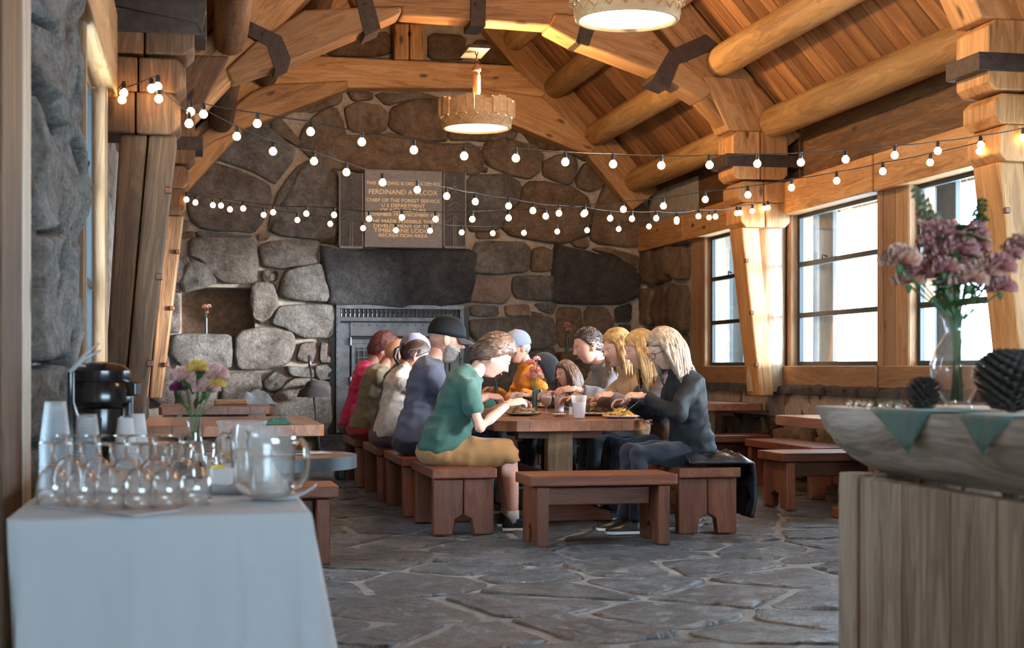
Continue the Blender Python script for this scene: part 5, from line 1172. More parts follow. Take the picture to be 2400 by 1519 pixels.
gn = flat('sage_napkin', (.04, .16, .12), .9)
for x, y, lb in ((1237, 950, 'folded dark green napkin standing beside the empty cup'), (1150, 955, 'green napkin by the bare forearm'), (1335, 950, 'green napkin between the two cloudy drinks')):
    c = P(x, y, Z=TT); mb = MB(); mb.prism([c + Vector((-.07, 0, 0)), c + Vector((.07, .02, 0)), c + Vector((.01, .02, .12)), c + Vector((-.02, .01, .13))], (0, .03, 0)); tag(mb.obj('green_napkin', gn, bevel=.006, org=c), lb, 'napkin', 'green napkins on the long table')
for i, (x, y) in enumerate(((1225, 962), (1243, 965), (1338, 972))):
    c = P(x, y, Z=TT); r = empty('shaker', c, 0, ['left glass shaker beside the empty cup', 'right glass shaker beside the centre bud vase', 'glass shaker left of the nearest cloudy drink'][i], 'shaker'); M = Matrix.Translation(c)
    MB().lathe([(.0005, 0), (.018, 0), (.014, .06), (.0005, .06)], 12).obj('body', M_['china'], r, M=M, world=False, smooth=40); MB().lathe([(.0005, .06), (.0145, .06), (.012, .078), (.0005, .082)], 12).obj('cap', M_['screen'], r, M=M, world=False, smooth=40)
def cutlery(a, b, kind, lb):
    a, b = Vector(a), Vector(b); r = empty(kind, a, 0, lb, kind, 'cutlery on the long table'); mb = MB(); mb.tube([a, a.lerp(b, .7)], [.004, .003], 6, flat=.5); mb.obj('handle', M_['screen'], r, smooth=True)
    e = a.lerp(b, .7); d = (b-a).normalized(); s = Vector((-d.y, d.x, 0)); mb = MB()
    if kind == 'fork':
        for k in (-1.5, -.5, .5, 1.5): mb.tube([e, e + d*.015 + s*.004*k, b + s*.004*k], .0013, 4)
    else: mb.ell(e.lerp(b, .6), (.009, .009, .003), 10, 6)
    mb.obj('tines' if kind == 'fork' else 'bowl', M_['screen'], r, smooth=True)
p = P(1243, 981, Z=TT+.006); cutlery(p, p + Vector((.17, .05, 0)), 'fork', 'fork lying at the near edge of the long table')
p = P(1296, 974, Z=TT+.022); cutlery(p, p + Vector((.1, .03, .004)), 'spoon', 'spoon resting on the small saucer')
# clothes left on the benches
puff = flat('black_nylon', (.012, .015, .02), .33, bumps=.8, bscale=14)
def drape_on(c, sx, sy, drop, mat, name, lb, seed, z=.43, side=1):
    mb = MB(); n = 34; rows = []
    for i in range(n+1):
        u = i/n; row = []
        for j in range(n+1):
            v = j/n*2-1; s = u*(sx+drop)
            rip = .03*noise.noise(Vector((s*9+seed, v*5, 0))) + .02*math.sin(s*34)*.6 + .014*noise.noise(Vector((s*22, v*14, seed)))
            e = (1-abs(v)**6)
            if s < sx: q = Vector((c[0] + side*s, c[1] + v*sy, z + .02 + (.045+rip)*e))
            else: d = s - sx; q = Vector((c[0] + side*(sx + .045 + rip*e + .02*math.sin(d*9)), c[1] + v*sy*(1-.1*d), z + .03 - d))
            row.append(q)
        rows.append(row)
    m_ = n+1; mb.add([v for r_ in rows for v in r_], [(k*m_+i, k*m_+i+1, (k+1)*m_+i+1, (k+1)*m_+i) for k in range(n) for i in range(n)])
    o = mb.obj(name, mat, smooth=True, org=c); s_ = o.modifiers.new('t', 'SOLIDIFY'); s_.thickness = .02; s_.offset = -1 if side > 0 else 1
    return tag(o, lb, 'jacket')
drape_on((3.1, 9.45, .43), .38, .3, .36, puff, 'puffer_jacket', 'black puffer jacket draped over the right-hand bench by the near woman', 2)
for k in range(3): blanket((1.58, 13.55+.03*k, .432+.05*k), .2-.01*k, .2, .06, M_['black'] if k % 2 == 0 else flat('charcoal_fleece', (.04, .035, .035), .9), 'folded_coat', ['lowest dark coat of the pile on the farthest left bench', 'middle charcoal coat of the pile on the farthest left bench', 'top dark coat of the pile on the farthest left bench'][k], 'coat', 5+k)
blanket((1.68, 11.45, .432), .13, .1, .06, flat('maroon_cloth', (.08, .02, .03), .9), 'bag', 'small maroon bag on the bench beside the navy shirt man', 'bag', 21)
# ------------------------------------------------------------------ people
def sm(x): x = max(0, min(1, x)); return x*x*(3-2*x)
def headpos(d, face=True):
    x, y, z = d.x, d.y, d.z; px, py, pz = x*.097, y*.076, z*.118
    lo = sm(-z*1.15)
    py *= 1 - .30*lo
    if x > 0: px *= 1 - .10*lo
    else: px *= 1 - .5*sm((-z-.15)*1.4)
    if x > 0: px *= 1 + .03*sm(z)
    if face and x > 0:
        ay = abs(y)
        pr = 0
        if -.30 < z <= .16: t = (.16 - z)/.36; pr = max(0, min(1, t))**1.25 if z > -.2 else max(0, (z+.30)/.1)
        px += .027*pr*math.exp(-(ay/(.085+.08*pr))**2)*sm(x*2)
        px += .006*math.exp(-((z-.2)/.08)**2)*math.exp(-(ay/.45)**2)
        px -= .010*math.exp(-((z-.06)/.075)**2 - ((ay-.34)/.15)**2)
        px += .006*math.exp(-((z+.40)/.045)**2 - (y/.2)**2) + .006*math.exp(-((z+.52)/.045)**2 - (y/.18)**2) - .004*math.exp(-((z+.46)/.02)**2 - (y/.2)**2)
        px += .012*math.exp(-((z+.8)/.14)**2 - (y/.32)**2)
    return Vector((px, py, pz))
def dirs(n, m):
    for j in range(m+1):
        ph = -math.pi/2 + math.pi*(.012 + .976*j/m)
        yield [Vector((math.cos(ph)*math.cos(2*math.pi*i/n), math.cos(ph)*math.sin(2*math.pi*i/n), math.sin(ph))) for i in range(n)]
def hairline(d, front=.56, nape=-.62):
    x = d.x
    if x > .55: zb = front
    elif x > .05: zb = front + (.55-x)/.5*(.02-front)
    elif x > -.25: zb = .02 + (.05-x)/.3*(-.28-.02)
    else: zb = -.28 + (-.25-x)/.75*(nape+.28)
    return sm((d.z - zb)/.12 + .5)
def hair_shell(T, th, seed, front=.56, nape=-.62, top=0, rough=1.0):
    mb = MB(); rings = []
    for row in dirs(64, 44):
        ring = []
        for d in row:
            m = hairline(d, front + .05*noise.noise(Vector((d.y*6, seed, 1))), nape)
            a = math.atan2(d.y, -d.x+.3); st = noise.noise(Vector((a*9, d.z*2.2 + seed, seed)))*.5 + noise.noise(Vector((a*24, d.z*5, seed+3)))*.35
            ex = th*(1 + .55*st*rough) + top*max(0, d.z)*(1+.6*st)
            p = headpos(d, False); ring.append(T @ (p*(.94 if m <= 0 else 1) * (1 if m <= 0 else .94 + .06*m) + d*ex*m))
        rings.append(ring)
    return mb.loft(rings)
def tufts(T, n, L, seed, front, nape, r=.0045, lift=.35):
    rg = random.Random(seed); mb = MB(); k = 0
    while k < n:
        a = rg.uniform(-math.pi, math.pi); z = rg.uniform(-.7, .99); q = math.sqrt(1-z*z); d = Vector((q*math.cos(a), q*math.sin(a), z))
        if hairline(d, front, nape) < .6: continue
        k += 1; p = headpos(d, False)*1.05; t = Vector((-.75, d.y*.7, -.45 + .3*rg.random())); t = (t - d*t.dot(d)).normalized(); l = L*rg.uniform(.6, 1.2); j = Vector((rg.uniform(-.3, .3), rg.uniform(-.3, .3), rg.uniform(-.3, .3)))
        mb.tube([T @ p, T @ (p + (t*.8 + d*lift*1.6 + j).normalized()*l*.5), T @ (p + (t + d*lift + j*.5).normalized()*l)], [r, r*1.2, r*.25], 4)
    return mb
def strands(T, Tb, n, length, seed, spread=.05, r=.0065, back=.5, front=.45, side=1):
    "long hair: locks that follow the skull, then hang"
    rg = random.Random(seed); mb = MB(); R3 = T.to_3x3(); up = Vector((0, 0, 1)); Ti = T.inverted(); made = 0
    while made < n:
        a = rg.uniform(-math.pi, math.pi); z = rg.uniform(.15, .98); q = math.sqrt(1-z*z); d = Vector((q*math.cos(a), q*math.sin(a), z))
        if d.x > front and z < .62: continue
        made += 1
        s = 1 if d.y >= 0 else -1; p = headpos(d, False)*1.06; pts = [p.copy()]; v = Vector((-.25*back, s*(.5+.4*rg.random()), .0)); L = 0; step = .022
        tgt = length*rg.uniform(.8, 1.08); wob = rg.uniform(0, 6.3)
        pl = T @ p; world = [pl]; vel = (R3 @ v).normalized()
        while L < tgt:
            vel = (vel*.72 + Vector((0, 0, -1))*.34 + R3 @ Vector((-.06*back, 0, 0))).normalized(); w = world[-1] + vel*step
            l = Ti @ w; e = Vector((l.x/.104, l.y/.085, l.z/.126)); 
            if e.length < 1.0 and l.z > -.14: e = e.normalized(); l = Vector((e.x*.104, e.y*.085, e.z*.126)); w = T @ l
            if l.x > .045 and l.z < .055: l.x = .045 - .0*rg.random(); w = T @ l
            # keep clear of the neck and out over the back
            c = Tb @ Vector((0, 0, 0)); rad = Vector((w.x-c.x, w.y-c.y, 0)); mn = .075 + .05*sm((c.z+.10-w.z)/.2) + spread*sm(L/tgt)*rg.random()*.5
            if w.z < c.z+.12 and rad.length < mn: rad = rad.normalized()*mn; w = Vector((c.x+rad.x, c.y+rad.y, w.z))
            w += Vector((math.sin(L*38+wob), math.cos(L*31+wob), 0))*.0016
            world.append(w); L += step
        k = len(world); mb.tube(world, [r*(.6+.6*math.sin(math.pi*min(1, (i+1)/k*.8)))*(1 if i < k-2 else .4) for i in range(k)], 6, flat=.38)
    return mb
def remesh(ob, voxel, smooth=4, wr=0, seed=0, fold=None):
    m = ob.modifiers.new('r', 'REMESH'); m.mode = 'VOXEL'; m.voxel_size = voxel; m.use_smooth_shade = True
    if smooth: s = ob.modifiers.new('s', 'SMOOTH'); s.iterations = smooth; s.factor = .5
    bpy.context.view_layer.update()
    dg = bpy.context.evaluated_depsgraph_get(); me = bpy.data.meshes.new_from_object(ob.evaluated_get(dg)); old = ob.data
    mats = list(old.materials); ob.modifiers.clear(); ob.data = me; me.name = old.name
    if not len(me.materials):
        for x in mats: me.materials.append(x)
    if wr:
        n = len(me.vertices); co = np.empty(n*3); no = np.empty(n*3); me.vertices.foreach_get('co', co); me.vertices.foreach_get('normal', no); co = co.reshape(-1, 3); no = no.reshape(-1, 3)
        h = np.empty(n)
        for i in range(n):
            x, y, z = co[i]; w = noise.noise(Vector((x*4+seed, y*4, z*3)))
            h[i] = w*.6 + (1-abs(noise.noise(Vector((x*5+z*7+seed, y*6, z*9-x*6))))*3)*.35 + noise.noise(Vector((x*16, y*16+seed, z*13)))*.25
        h = np.maximum(h, -.22); co += no*(h*wr)[:, None]; me.vertices.foreach_set('co', co.ravel())
    me.polygons.foreach_set('use_smooth', [True]*len(me.polygons)); me.update()
def ik(S, W, L1, L2, pole):
    d = W - S; L = min(d.length, (L1+L2)*.995); d = d.normalized(); W = S + d*L
    a = math.acos(max(-1, min(1, (L1*L1 + L*L - L2*L2)/(2*L1*L)))); p = (pole - d*pole.dot(d)).normalized()
    return S + (d*math.cos(a) + p*math.sin(a))*L1, W
def hand(mb, W, d, n, s=1.0, curl=.9, left=1):
    "palm, four unequal curled fingers and a thumb leaving its side"
    d = d.normalized(); n = (n - d*n.dot(d)).normalized(); t = d.cross(n)*left
    rings = []
    for q, w, h in ((-.03, .026, .02), (0, .027, .018), (.03, .037, .016), (.065, .041, .014), (.088, .039, .012)):
        c = W + d*q*s; rings.append([c + t*w*s*math.cos(a)*1.0 + n*h*s*math.sin(a) for a in [2*math.pi*k/12 for k in range(12)]])
    mb.loft(rings)
    for k, (off, L) in enumerate(((.03, .072), (.0105, .08), (-.0095, .075), (-.029, .058))):
        p = W + d*.08*s + t*off*s; dd = d.copy(); pts = [p]; ang = curl*(.8 + .12*k)
        for j, f in enumerate((.42, .32, .26)):
            a = ang*(j+.6)*.62; v = d*math.cos(a) + n*math.sin(a)*1.0; p = p + v*L*f*s; pts.append(p)
        mb.tube(pts, [.0098*s, .0092*s, .0082*s, .006*s], 8)
    p = W + d*.02*s + t*.03*s; pts = [p, p + (d*.5 + t*.7 + n*.3).normalized()*.034*s]; pts.append(pts[-1] + (d*.8 + t*.05 + n*.6).normalized()*.032*s); pts.append(pts[-1] + (d*.75 - t*.35 + n*.5).normalized()*.024*s)
    mb.tube(pts, [.014*s, .0115*s, .0098*s, .0065*s], 8)
SK = {}
def skin(name, c): 
    m = flat('skin_'+name, c, .45, bumps=.08, bscale=120, var=.1, sss=.12, spec=.35); return m
SK = dict(fair=skin('fair', (.62, .35, .26)), tan=skin('tan', (.5, .27, .18)), rosy=skin('rosy', (.66, .36, .28)), pale=skin('pale', (.7, .45, .36)))
LIP = flat('lip', (.45, .16, .14), .4); EYEW = flat('eye_white', (.7, .68, .66), .2); IRIS = flat('iris', (.03, .02, .015), .15)
def person(label, loc, yaw, s=1.0, lean=18, curve=14, neck=25, head=(0, 25, 0), sk='fair', shirt=None, pants=None, sleeve=1.0, w=1.0, belly=0.0, hands=None, poles=None,
           hair=None, hairth=.018, long_=0, beard=None, shoes=None, child=False, bust=0, knee=.40, hgrip=.9, nape=-.62, front=.56, top=0, legs=True, group=None, collar=0, shirtname='shirt', splay=.11, headscale=1.2, hgt=0, tuft=0):
    root = empty('person', loc, yaw, label, 'person', group); W0 = WM[root.name] @ Matrix.Scale(s, 4); R0 = WM[root.name].to_3x3()
    TW = lambda v: W0 @ Vector(v)
    # spine
    arc = [0, .1, .2, .3, .38, .45, .51, .55, .585]; c = Vector((-.02, 0, .09)); a = R(lean*.45); cen = [c.copy()]; ang = [a]
    for i in range(1, len(arc)):
        t = arc[i]/.55; a = R(lean*.45 + (lean*.55 + curve)*t); c = c + Vector((math.sin(a), 0, math.cos(a)))*(arc[i]-arc[i-1])*(1+hgt); cen.append(c.copy()); ang.append(a)
    hw = [.175, .17, .145, .15, .17, .185, .17, .11, .065]; hd = [.13, .125, .108, .112, .122, .115, .095, .075, .062]; fo = [0, .01, .015, .01, .012, .0, -.01, -.01, 0]
    def tors(k, extra, upto=9, lo=0):
        rings = []
        for i in range(lo, upto):
            c = cen[i]; a = ang[i]; f = Vector((math.cos(a), 0, -math.sin(a))); sd = Vector((0, 1, 0)); ring = []
            bl = belly*math.exp(-((arc[i]-.15)/.12)**2); bu = bust*math.exp(-((arc[i]-.37)/.06)**2)
            for q in range(24):
                th = 2*math.pi*q/24; cx, sy = math.cos(th), math.sin(th); e = .82
                fx = math.copysign(abs(cx)**e, cx)*(hd[i]*w*k + extra + (bl + bu*(abs(sy)*1.2+.2) if cx > 0 else bl*.2)); fy = math.copysign(abs(sy)**e, sy)*(hw[i]*w*k + extra)
                ring.append(TW(c + f*(fx + fo[i]) + sd*fy))
            rings.append(ring)
        return rings
    nb = cen[-1]; na = ang[-1]
    hp = R(neck); nd = Vector((math.sin(hp), 0, math.cos(hp))); hy, hpch, hr = (R(x) for x in head)
    nt = nb + nd*.05; Rh = Matrix.Rotation(hy, 4, 'Z') @ Matrix.Rotation(hpch, 4, 'Y') @ Matrix.Rotation(hr, 4, 'X')
    hc = nt + (Rh @ Vector((.028, 0, .085)))*headscale; T = W0 @ Matrix.Translation(hc) @ Rh @ Matrix.Scale(headscale, 4)
    Tb = Matrix.Translation(TW(nb))
    skm = SK[sk]
    # arms
    sh = []; el = []; wr = []
    for i, sd in enumerate((1, -1)):
        a = ang[5]; f = Vector((math.cos(a), 0, -math.sin(a))); S = TW(cen[5] + Vector((math.sin(a), 0, math.cos(a)))*.015 + Vector((0, sd*.168*w, 0)) + f*.0)
        tgt = Vector(hands[i]) if hands and hands[i] is not None else TW((.34, sd*.12, .32)); pole = R0 @ Vector((-.15, sd*.7, -1)) if not poles or not poles[i] else Vector(poles[i])
        E, W_ = ik(S, tgt, .285*s, .25*s, pole); sh.append(S); el.append(E); wr.append(W_)
    def arm(mb, i, r0, r1, r2, stop=1.0, ex=0.0):
        S, E, W_ = sh[i], el[i], wr[i]; ax = (E-S).normalized()
        if stop <= .5: pts = [S, S.lerp(E, stop*1.0), S.lerp(E, stop*2)]; rr = [r0+ex, r0*.9+ex, r0*.86+ex*1.3]
        else: pts = [S, S.lerp(E, .5), E, E.lerp(W_, .35), E.lerp(W_, stop*2-1)]; rr = [r0+ex, r0*.9+ex, r1+ex, r1*.96+ex, r2+ex]
        mb.tube(pts, [q*s for q in rr], 14)
    mb = MB(); mb.loft(tors(.93, -.006)); mb.tube([TW(cen[-2]), TW(nb), TW(nt), TW(nt + (Rh @ Vector((.0, 0, .03))))], [.066*s, .057*s, .056*s, .056*s], 16)
    for i in (0, 1):
        q_ = 1.0 if sleeve < .5 else .74; mb.ell(sh[i] - Vector((0, 0, .012)), .038*s, 14, 10); arm(mb, i, .036, .038*q_, .026); mb.ell(el[i], .038*s*q_, 12, 8)
    bd = mb.obj('body', skm, root, smooth=True); remesh(bd, .011*s, 3)
    hm = MB(); hm.loft([[T @ headpos(d) for d in row] for row in dirs(56, 50)])
    for sd in (1, -1):
        Me = (Matrix.Rotation(sd*R(-18), 4, 'Z') @ Matrix.Rotation(R(-12), 4, 'Y')).to_3x3()
        q = MB(); q.ell((0, 0, 0), (.019, .0085, .031), 14, 12, Me, lambda d: 1 - .28*max(0, d.y*sd)*math.exp(-(d.x*d.x+d.z*d.z)/.3) + .12*(1-abs(d.y))); hm.add([T @ (Vector(v) + Vector((-.008, sd*.077, -.004))) for v in q.v], q.f)
    for i in (0, 1):
        d = (wr[i]-el[i]).normalized(); hd_ = (d*.75 + Vector((0, 0, -.25)) + R0 @ Vector((.4, 0, 0))).normalized(); hand(hm, wr[i] + d*.01, hd_, Vector((0, 0, -1)) + R0 @ Vector((0, -.5 if i == 0 else .5, 0)), s*.98, hgrip, 1 if i else -1)
    # join head and hands to the body mesh
    I = WM[bd.name].inverted(); me = bd.data; nv = len(me.vertices); co = np.empty(nv*3); me.vertices.foreach_get('co', co)
    vs = [tuple(x) for x in co.reshape(-1, 3)] + [tuple(I @ Vector(v)) for v in hm.v]; fs = [tuple(p.vertices) for p in me.polygons] + [tuple(x+nv for x in f) for f in hm.f]
    m2 = bpy.data.meshes.new('body'); m2.from_pydata(vs, [], fs); m2.materials.append(skm); m2.polygons.foreach_set('use_smooth', [True]*len(fs)); m2.update(); bd.data = m2
    # eyes, brows, lips
    for sd in (1, -1):
        e = MB(); e.ell((.0762, sd*.030, .004), (.013, .0135, .0055), 12, 8); e.v = [tuple(T @ Vector(v)) for v in e.v]; e.obj('eye', EYEW, bd, smooth=True)
        e = MB(); e.ell((.0855, sd*.0305, .002), (.0042, .0055, .0046), 10, 8); e.v = [tuple(T @ Vector(v)) for v in e.v]; e.obj('iris', IRIS, bd, smooth=True)
        if hair is not None:
            e = MB(); e.tube([T @ Vector(v) for v in ((.094, sd*.014, .0255), (.092, sd*.030, .0305), (.078, sd*.046, .025))], [.0028*s, .0034*s, .0018*s], 6, flat=.7); e.obj('eyebrow', hair, bd, smooth=True)
    e = MB(); e.tube([T @ Vector(v) for v in ((.087, .02, -.054), (.0955, .009, -.0535), (.0975, 0, -.0545), (.0955, -.009, -.0535), (.087, -.02, -.054))], [.0015*s, .0034*s, .0036*s, .0034*s, .0015*s], 6); e.obj('lips', LIP, bd, smooth=True)
    # shirt
    mb = MB(); mb.loft(tors(1.0, .008, 9))
    for i in (0, 1): mb.ell(sh[i], (.066 if w >= 1 else .058)*s, 14, 10); arm(mb, i, .058, .05, .038, sleeve, .006); sleeve > .5 and mb.ell(el[i], .056*s, 12, 8)
    if collar: mb.tube([TW(nb - Vector((0, 0, .02))), TW(nb + nd*collar)], [.078*s, .07*s], 16)
    st = mb.obj(shirtname, shirt, root, smooth=True); remesh(st, .012*s, 4, .03*s, len(label))
    if legs:
        mb = MB(); mb.ell(TW((-.01, 0, .085)), (.16*s*w, .185*s*w, .105*s), 18, 12, R0)
        for sd in (1, -1):
            h_ = TW((.02, sd*.085, .085)); k_ = TW((knee, sd*splay, .085)); an = TW((knee+.03, sd*(splay+.0), -.36)); sp = legs if isinstance(legs, float) else 1.0
            if sp == 1.0: mb.tube([h_, h_.lerp(k_, .5), k_, k_.lerp(an, .5), an], [q*s for q in (.095, .088, .068, .06, .048)], 14)
            else: mb.tube([h_, h_.lerp(k_, .5), k_, k_.lerp(an, .14)], [q*s for q in (.1, .096, .082, .08)], 14)
            mb.ell(k_, .066*s, 12, 8)
        tr = mb.obj('trousers', pants, root, smooth=True); remesh(tr, .015*s, 4, .024*s, len(label)+3)
        for sd in (1, -1):
            k_ = TW((knee, sd*splay, .07)); an = TW((knee+.03, sd*splay, -.36)); g = TW((knee+.03, sd*splay, -.43/s)); 
            if legs != 1.0 and legs is not True:
                q = MB(); q.tube([k_, k_.lerp(an, .4), k_.lerp(an, .8), an + Vector((0, 0, -.02))], [.055*s, .056*s, .042*s, .036*s], 12); q.obj('calf', skm, bd, smooth=True)
                q = MB(); q.tube([k_.lerp(an, .86), an + Vector((0, 0, -.03))], [.043*s, .04*s], 12); q.obj('sock', M_['cloth'], root, smooth=True)
            f = R0 @ Vector((1, 0, 0)); l = R0 @ Vector((0, 1, 0)); b = Vector((g.x, g.y, .0)); q = MB(); rings = []
            for t, ww, hh in ((-.07, .026, .05), (-.055, .036, .09), (0, .04, .1), (.05, .043, .075), (.11, .048, .052), (.16, .044, .044), (.19, .025, .03)):
                rings.append([b + f*t + l*x*ww + Vector((0, 0, z*hh + .004)) for x, z in ((-1, 0), (-1.05, .3), (-.8, .8), (0, 1), (.8, .8), (1.05, .3), (1, 0))])
            q.loft(rings); so = q.obj('shoe', shoes or M_['black'], root, smooth=50)
            q = MB(); q.loft([[b + f*t + l*x*(ww+.004) + Vector((0, 0, z)) for x, z in ((-1, .001), (-1, .018), (1, .018), (1, .001))] for t, ww in ((-.074, .026), (-.05, .037), (.05, .044), (.12, .049), (.17, .042), (.194, .024))]); q.obj('sole', M_['china'], so, smooth=50)
    if hair is not None and hairth:
        ho = hair_shell(T, hairth, len(label), front, nape, top).obj('hair', hair, root, smooth=True)
        if tuft: tufts(T, 420, tuft, len(label), front, nape).obj('hair_tufts', hair, ho, smooth=True)
    if beard is not None:
        mb = MB(); rings = []
        for row in dirs(48, 40):
            ring = []
            for d in row:
                m = sm((d.x+.05)/.2)*sm((-.18-d.z)/.14)*(1-math.exp(-((d.z+.46)/.05)**2 - (d.y/.22)**2)*.9)*(1-sm((d.x-.55)/.25)*sm((d.z+.34)/.08)*0)
                if d.x > .6 and d.z > -.34: m *= 0
                st_ = noise.noise(Vector((d.y*22, d.x*18, d.z*14))); p = headpos(d); ring.append(T @ (p*(.96 + .045*m) + d*m*(.008+.010*max(0, -d.z-.4)*2+.005*st_)))
            rings.append(ring)
        mb.loft(rings).obj('beard', beard, root, smooth=True)
    if long_:
        strands(T, Tb, 300, long_, len(label), .06, .0098).obj('hair_locks', hair, root, smooth=True)
    return root, T, wr, el, TW, bd
def cap(root, T, mat, brimmat=None, label=None, back=None, wear=True, tilt=-6, name='cap'):
    M = T @ Matrix.Translation((-.004, 0, .018)) @ Matrix.Rotation(R(tilt), 4, 'Y')
    mb = MB(); rings = []
    for z, r_ in ((0, 1.0), (.02, 1.01), (.045, .97), (.07, .86), (.09, .68), (.104, .42), (.112, .12), (.113, .01)):
        rings.append([M @ Vector((.111*r_*math.cos(a), .089*r_*math.sin(a), z*1.08)) for a in [2*math.pi*k/28 for k in range(28)]])
    inn = [[M @ Vector((.105*math.cos(a), .083*math.sin(a), 0)) for a in [2*math.pi*k/28 for k in range(28)]]]
    mb.loft(inn + rings, True); o = mb.obj(name, mat, root, smooth=True)
    mb = MB(); n = 14; top = []; bot = []
    for k in range(n+1):
        a = R(-62 + 124*k/n); ci = Vector((.104*math.cos(a), .083*math.sin(a), .006)); L = .078*math.cos(a*1.25)**.6 if abs(a*1.25) < 1.57 else 0
        co_ = ci + Vector((L, 0, -.012 - .016*(math.sin(a)**2)*1.5 - .1*L)); top.append((M @ ci, M @ co_)); bot.append((M @ (ci - Vector((0, 0, .004))), M @ (co_ - Vector((0, 0, .004)))))
    V = [x for p in top for x in p] + [x for p in bot for x in p]; m_ = 2*(n+1); F = []
    for k in range(n): a = 2*k; F += [(a, a+1, a+3, a+2), (m_+a, m_+a+2, m_+a+3, m_+a+1), (a+1, m_+a+1, m_+a+3, a+3), (a, a+2, m_+a+2, m_+a)]
    mb.add(V, F); mb.obj('brim', brimmat or mat, o, smooth=40)
    mb = MB(); mb.ell(M @ Vector((0, 0, .122)), .007, 8, 6); mb.obj('button', brimmat or mat, o, smooth=True)
    return o, M
def glasses(root, T, mat, up=0, dx=0, lens=None, name='glasses', tilt=0):
    M = T @ Matrix.Rotation(R(tilt), 4, 'Y') @ Matrix.Translation((dx, 0, up)); mb = MB()
    for sd in (1, -1):
        pts = [M @ Vector((.108 - .012*abs(math.cos(a))*(1 if math.cos(a)*sd > 0 else 0), sd*.033 + .026*math.cos(a), .004 + .019*math.sin(a))) for a in [2*math.pi*k/14 for k in range(15)]]
        mb.tube(pts, .0022, 5, cap=False); mb.tube([M @ Vector((.098, sd*.058, .01)), M @ Vector((.06, sd*.083, .012)), M @ Vector((-.01, sd*.086, .012)), M @ Vector((-.03, sd*.08, -.012))], .0022, 5)
    mb.tube([M @ Vector((.11, .008, .008)), M @ Vector((.114, 0, .011)), M @ Vector((.11, -.008, .008))], .002, 5)
    o = mb.obj(name, mat, root, smooth=True)
    if lens:
        for sd in (1, -1):
            q = MB(); q.add([M @ Vector((.105, sd*.033, .004))] + [M @ Vector((.107 - .012*abs(math.cos(a))*(1 if math.cos(a)*sd > 0 else 0), sd*.033 + .025*math.cos(a), .004 + .018*math.sin(a))) for a in [2*math.pi*k/14 for k in range(14)]], [(0, 1+k, 1+(k+1) % 14) for k in range(14)]); q.obj('lens', lens, o)
    return o
def held(kind, W_, d, lb, food=None):
    a = W_ + d*.02; cutlery(a, W_ + d*.19 + Vector((0, 0, -.03)), kind, lb)
Hh = lambda n, c, r=.45: flat('hair_'+n, c, r, var=.45, bscale=60, bumps=.5)
brown_h = Hh('brown', (.11, .06, .04)); blond_h = Hh('blond', (.42, .25, .1)); ash_h = Hh('ash', (.27, .19, .13)); dark_h = Hh('dark', (.035, .02, .02)); salt_h = Hh('salt', (.28, .25, .23)); short_h = Hh('dark_brown', (.05, .035, .03)); aub_h = Hh('auburn', (.09, .03, .035)); grey_b = Hh('grey_beard', (.3, .28, .26))
fab = lambda n, c, b=.25: flat('fabric_'+n, c, .85, bumps=b, bscale=90, sheen=.15)
fgreen = fab('green', (.02, .075, .06)); fkhaki = fab('khaki', (.3, .15, .05)); fnavy = fab('slate', (.07, .08, .13)); fjean = fab('jean', (.006, .011, .024)); foat = flat('fabric_oatmeal', (.5, .46, .43), .95, bumps=.6, bscale=60, var=.3, sheen=.3); folive = fab('olive', (.16, .14, .09)); fpink = fab('magenta', (.5, .015, .13))
fred = fab('brick', (.3, .03, .03)); fplum = fab('plum', (.09, .05, .08)); fgrey = fab('grey', (.11, .105, .11)); forange = fab('orange', (.72, .31, .03)); ftan = fab('tan', (.5, .34, .2)); fcard = fab('taupe', (.1, .07, .07)); fblk = flat('fabric_black', (.007, .009, .012), .7, spec=.25, bumps=.25, bscale=90); fdk = fab('charcoal', (.05, .05, .06)); flav = fab('lavender', (.2, .19, .32)); fblue = fab('faded_blue', (.22, .26, .36))
v3 = lambda px, py, D: P(px, py, D=D)
BZ = .43
# --- left side of the table, facing the windows
r, T, w_, e_, TW, bd = person('tousle-haired man in a green t-shirt and khaki shorts, bent over his plate', (1.6, 9.82, BZ), R(-4), 1.0, lean=13, curve=24, neck=46, head=(4, 34, 0), tuft=.05, sk='rosy', shirt=fgreen, pants=fkhaki, sleeve=.33, w=1.06, belly=.03,
    hands=[(2.1, 10.02, .83), P(1190, 948, Y=9.6)], poles=[(0, .5, -1), (-.25, -.35, -1)], hair=brown_h, hairth=.022, top=.012, front=.5, knee=.43, legs=.5, splay=.13, shoes=fblk)
mb = MB(); 
held('fork', w_[1], Vector((.95, .1, -.1)).normalized(), 'fork in the hand of the green shirted man')
r, T, w_, e_, TW, bd = person('bearded man in a black cap and slate t-shirt beside the green shirted man', (1.6, 10.95, BZ), 0, 1.08, lean=7, curve=14, neck=26, head=(0, 14, 0), sk='fair', shirt=fnavy, pants=fjean, sleeve=.36, w=1.04, belly=.03, hands=[(2.12, 11.1, .86), (2.1, 10.8, .86)], hair=None, beard=grey_b, knee=.45)
o, M = cap(r, T, fblk, fdk, tilt=-4); mb = MB()
r, T, w_, e_, TW, bd = person('woman with a dark ponytail and oatmeal fleece, sunglasses pushed up on her head', (1.53, 12.05, BZ), 0, .95, lean=9, curve=12, neck=24, head=(4, 30, 0), sk='tan', shirt=foat, pants=fplum, w=.93, hands=[(2.1, 12.2, .84), (2.1, 11.9, .84)], hair=dark_h, hairth=.012, collar=.05, shirtname='fleece', front=.58)
glasses(r, T, flat('amber_frame', (.3, .12, .03), .3), up=.045, dx=-.035, lens=M_['black'], tilt=-38, name='sunglasses')
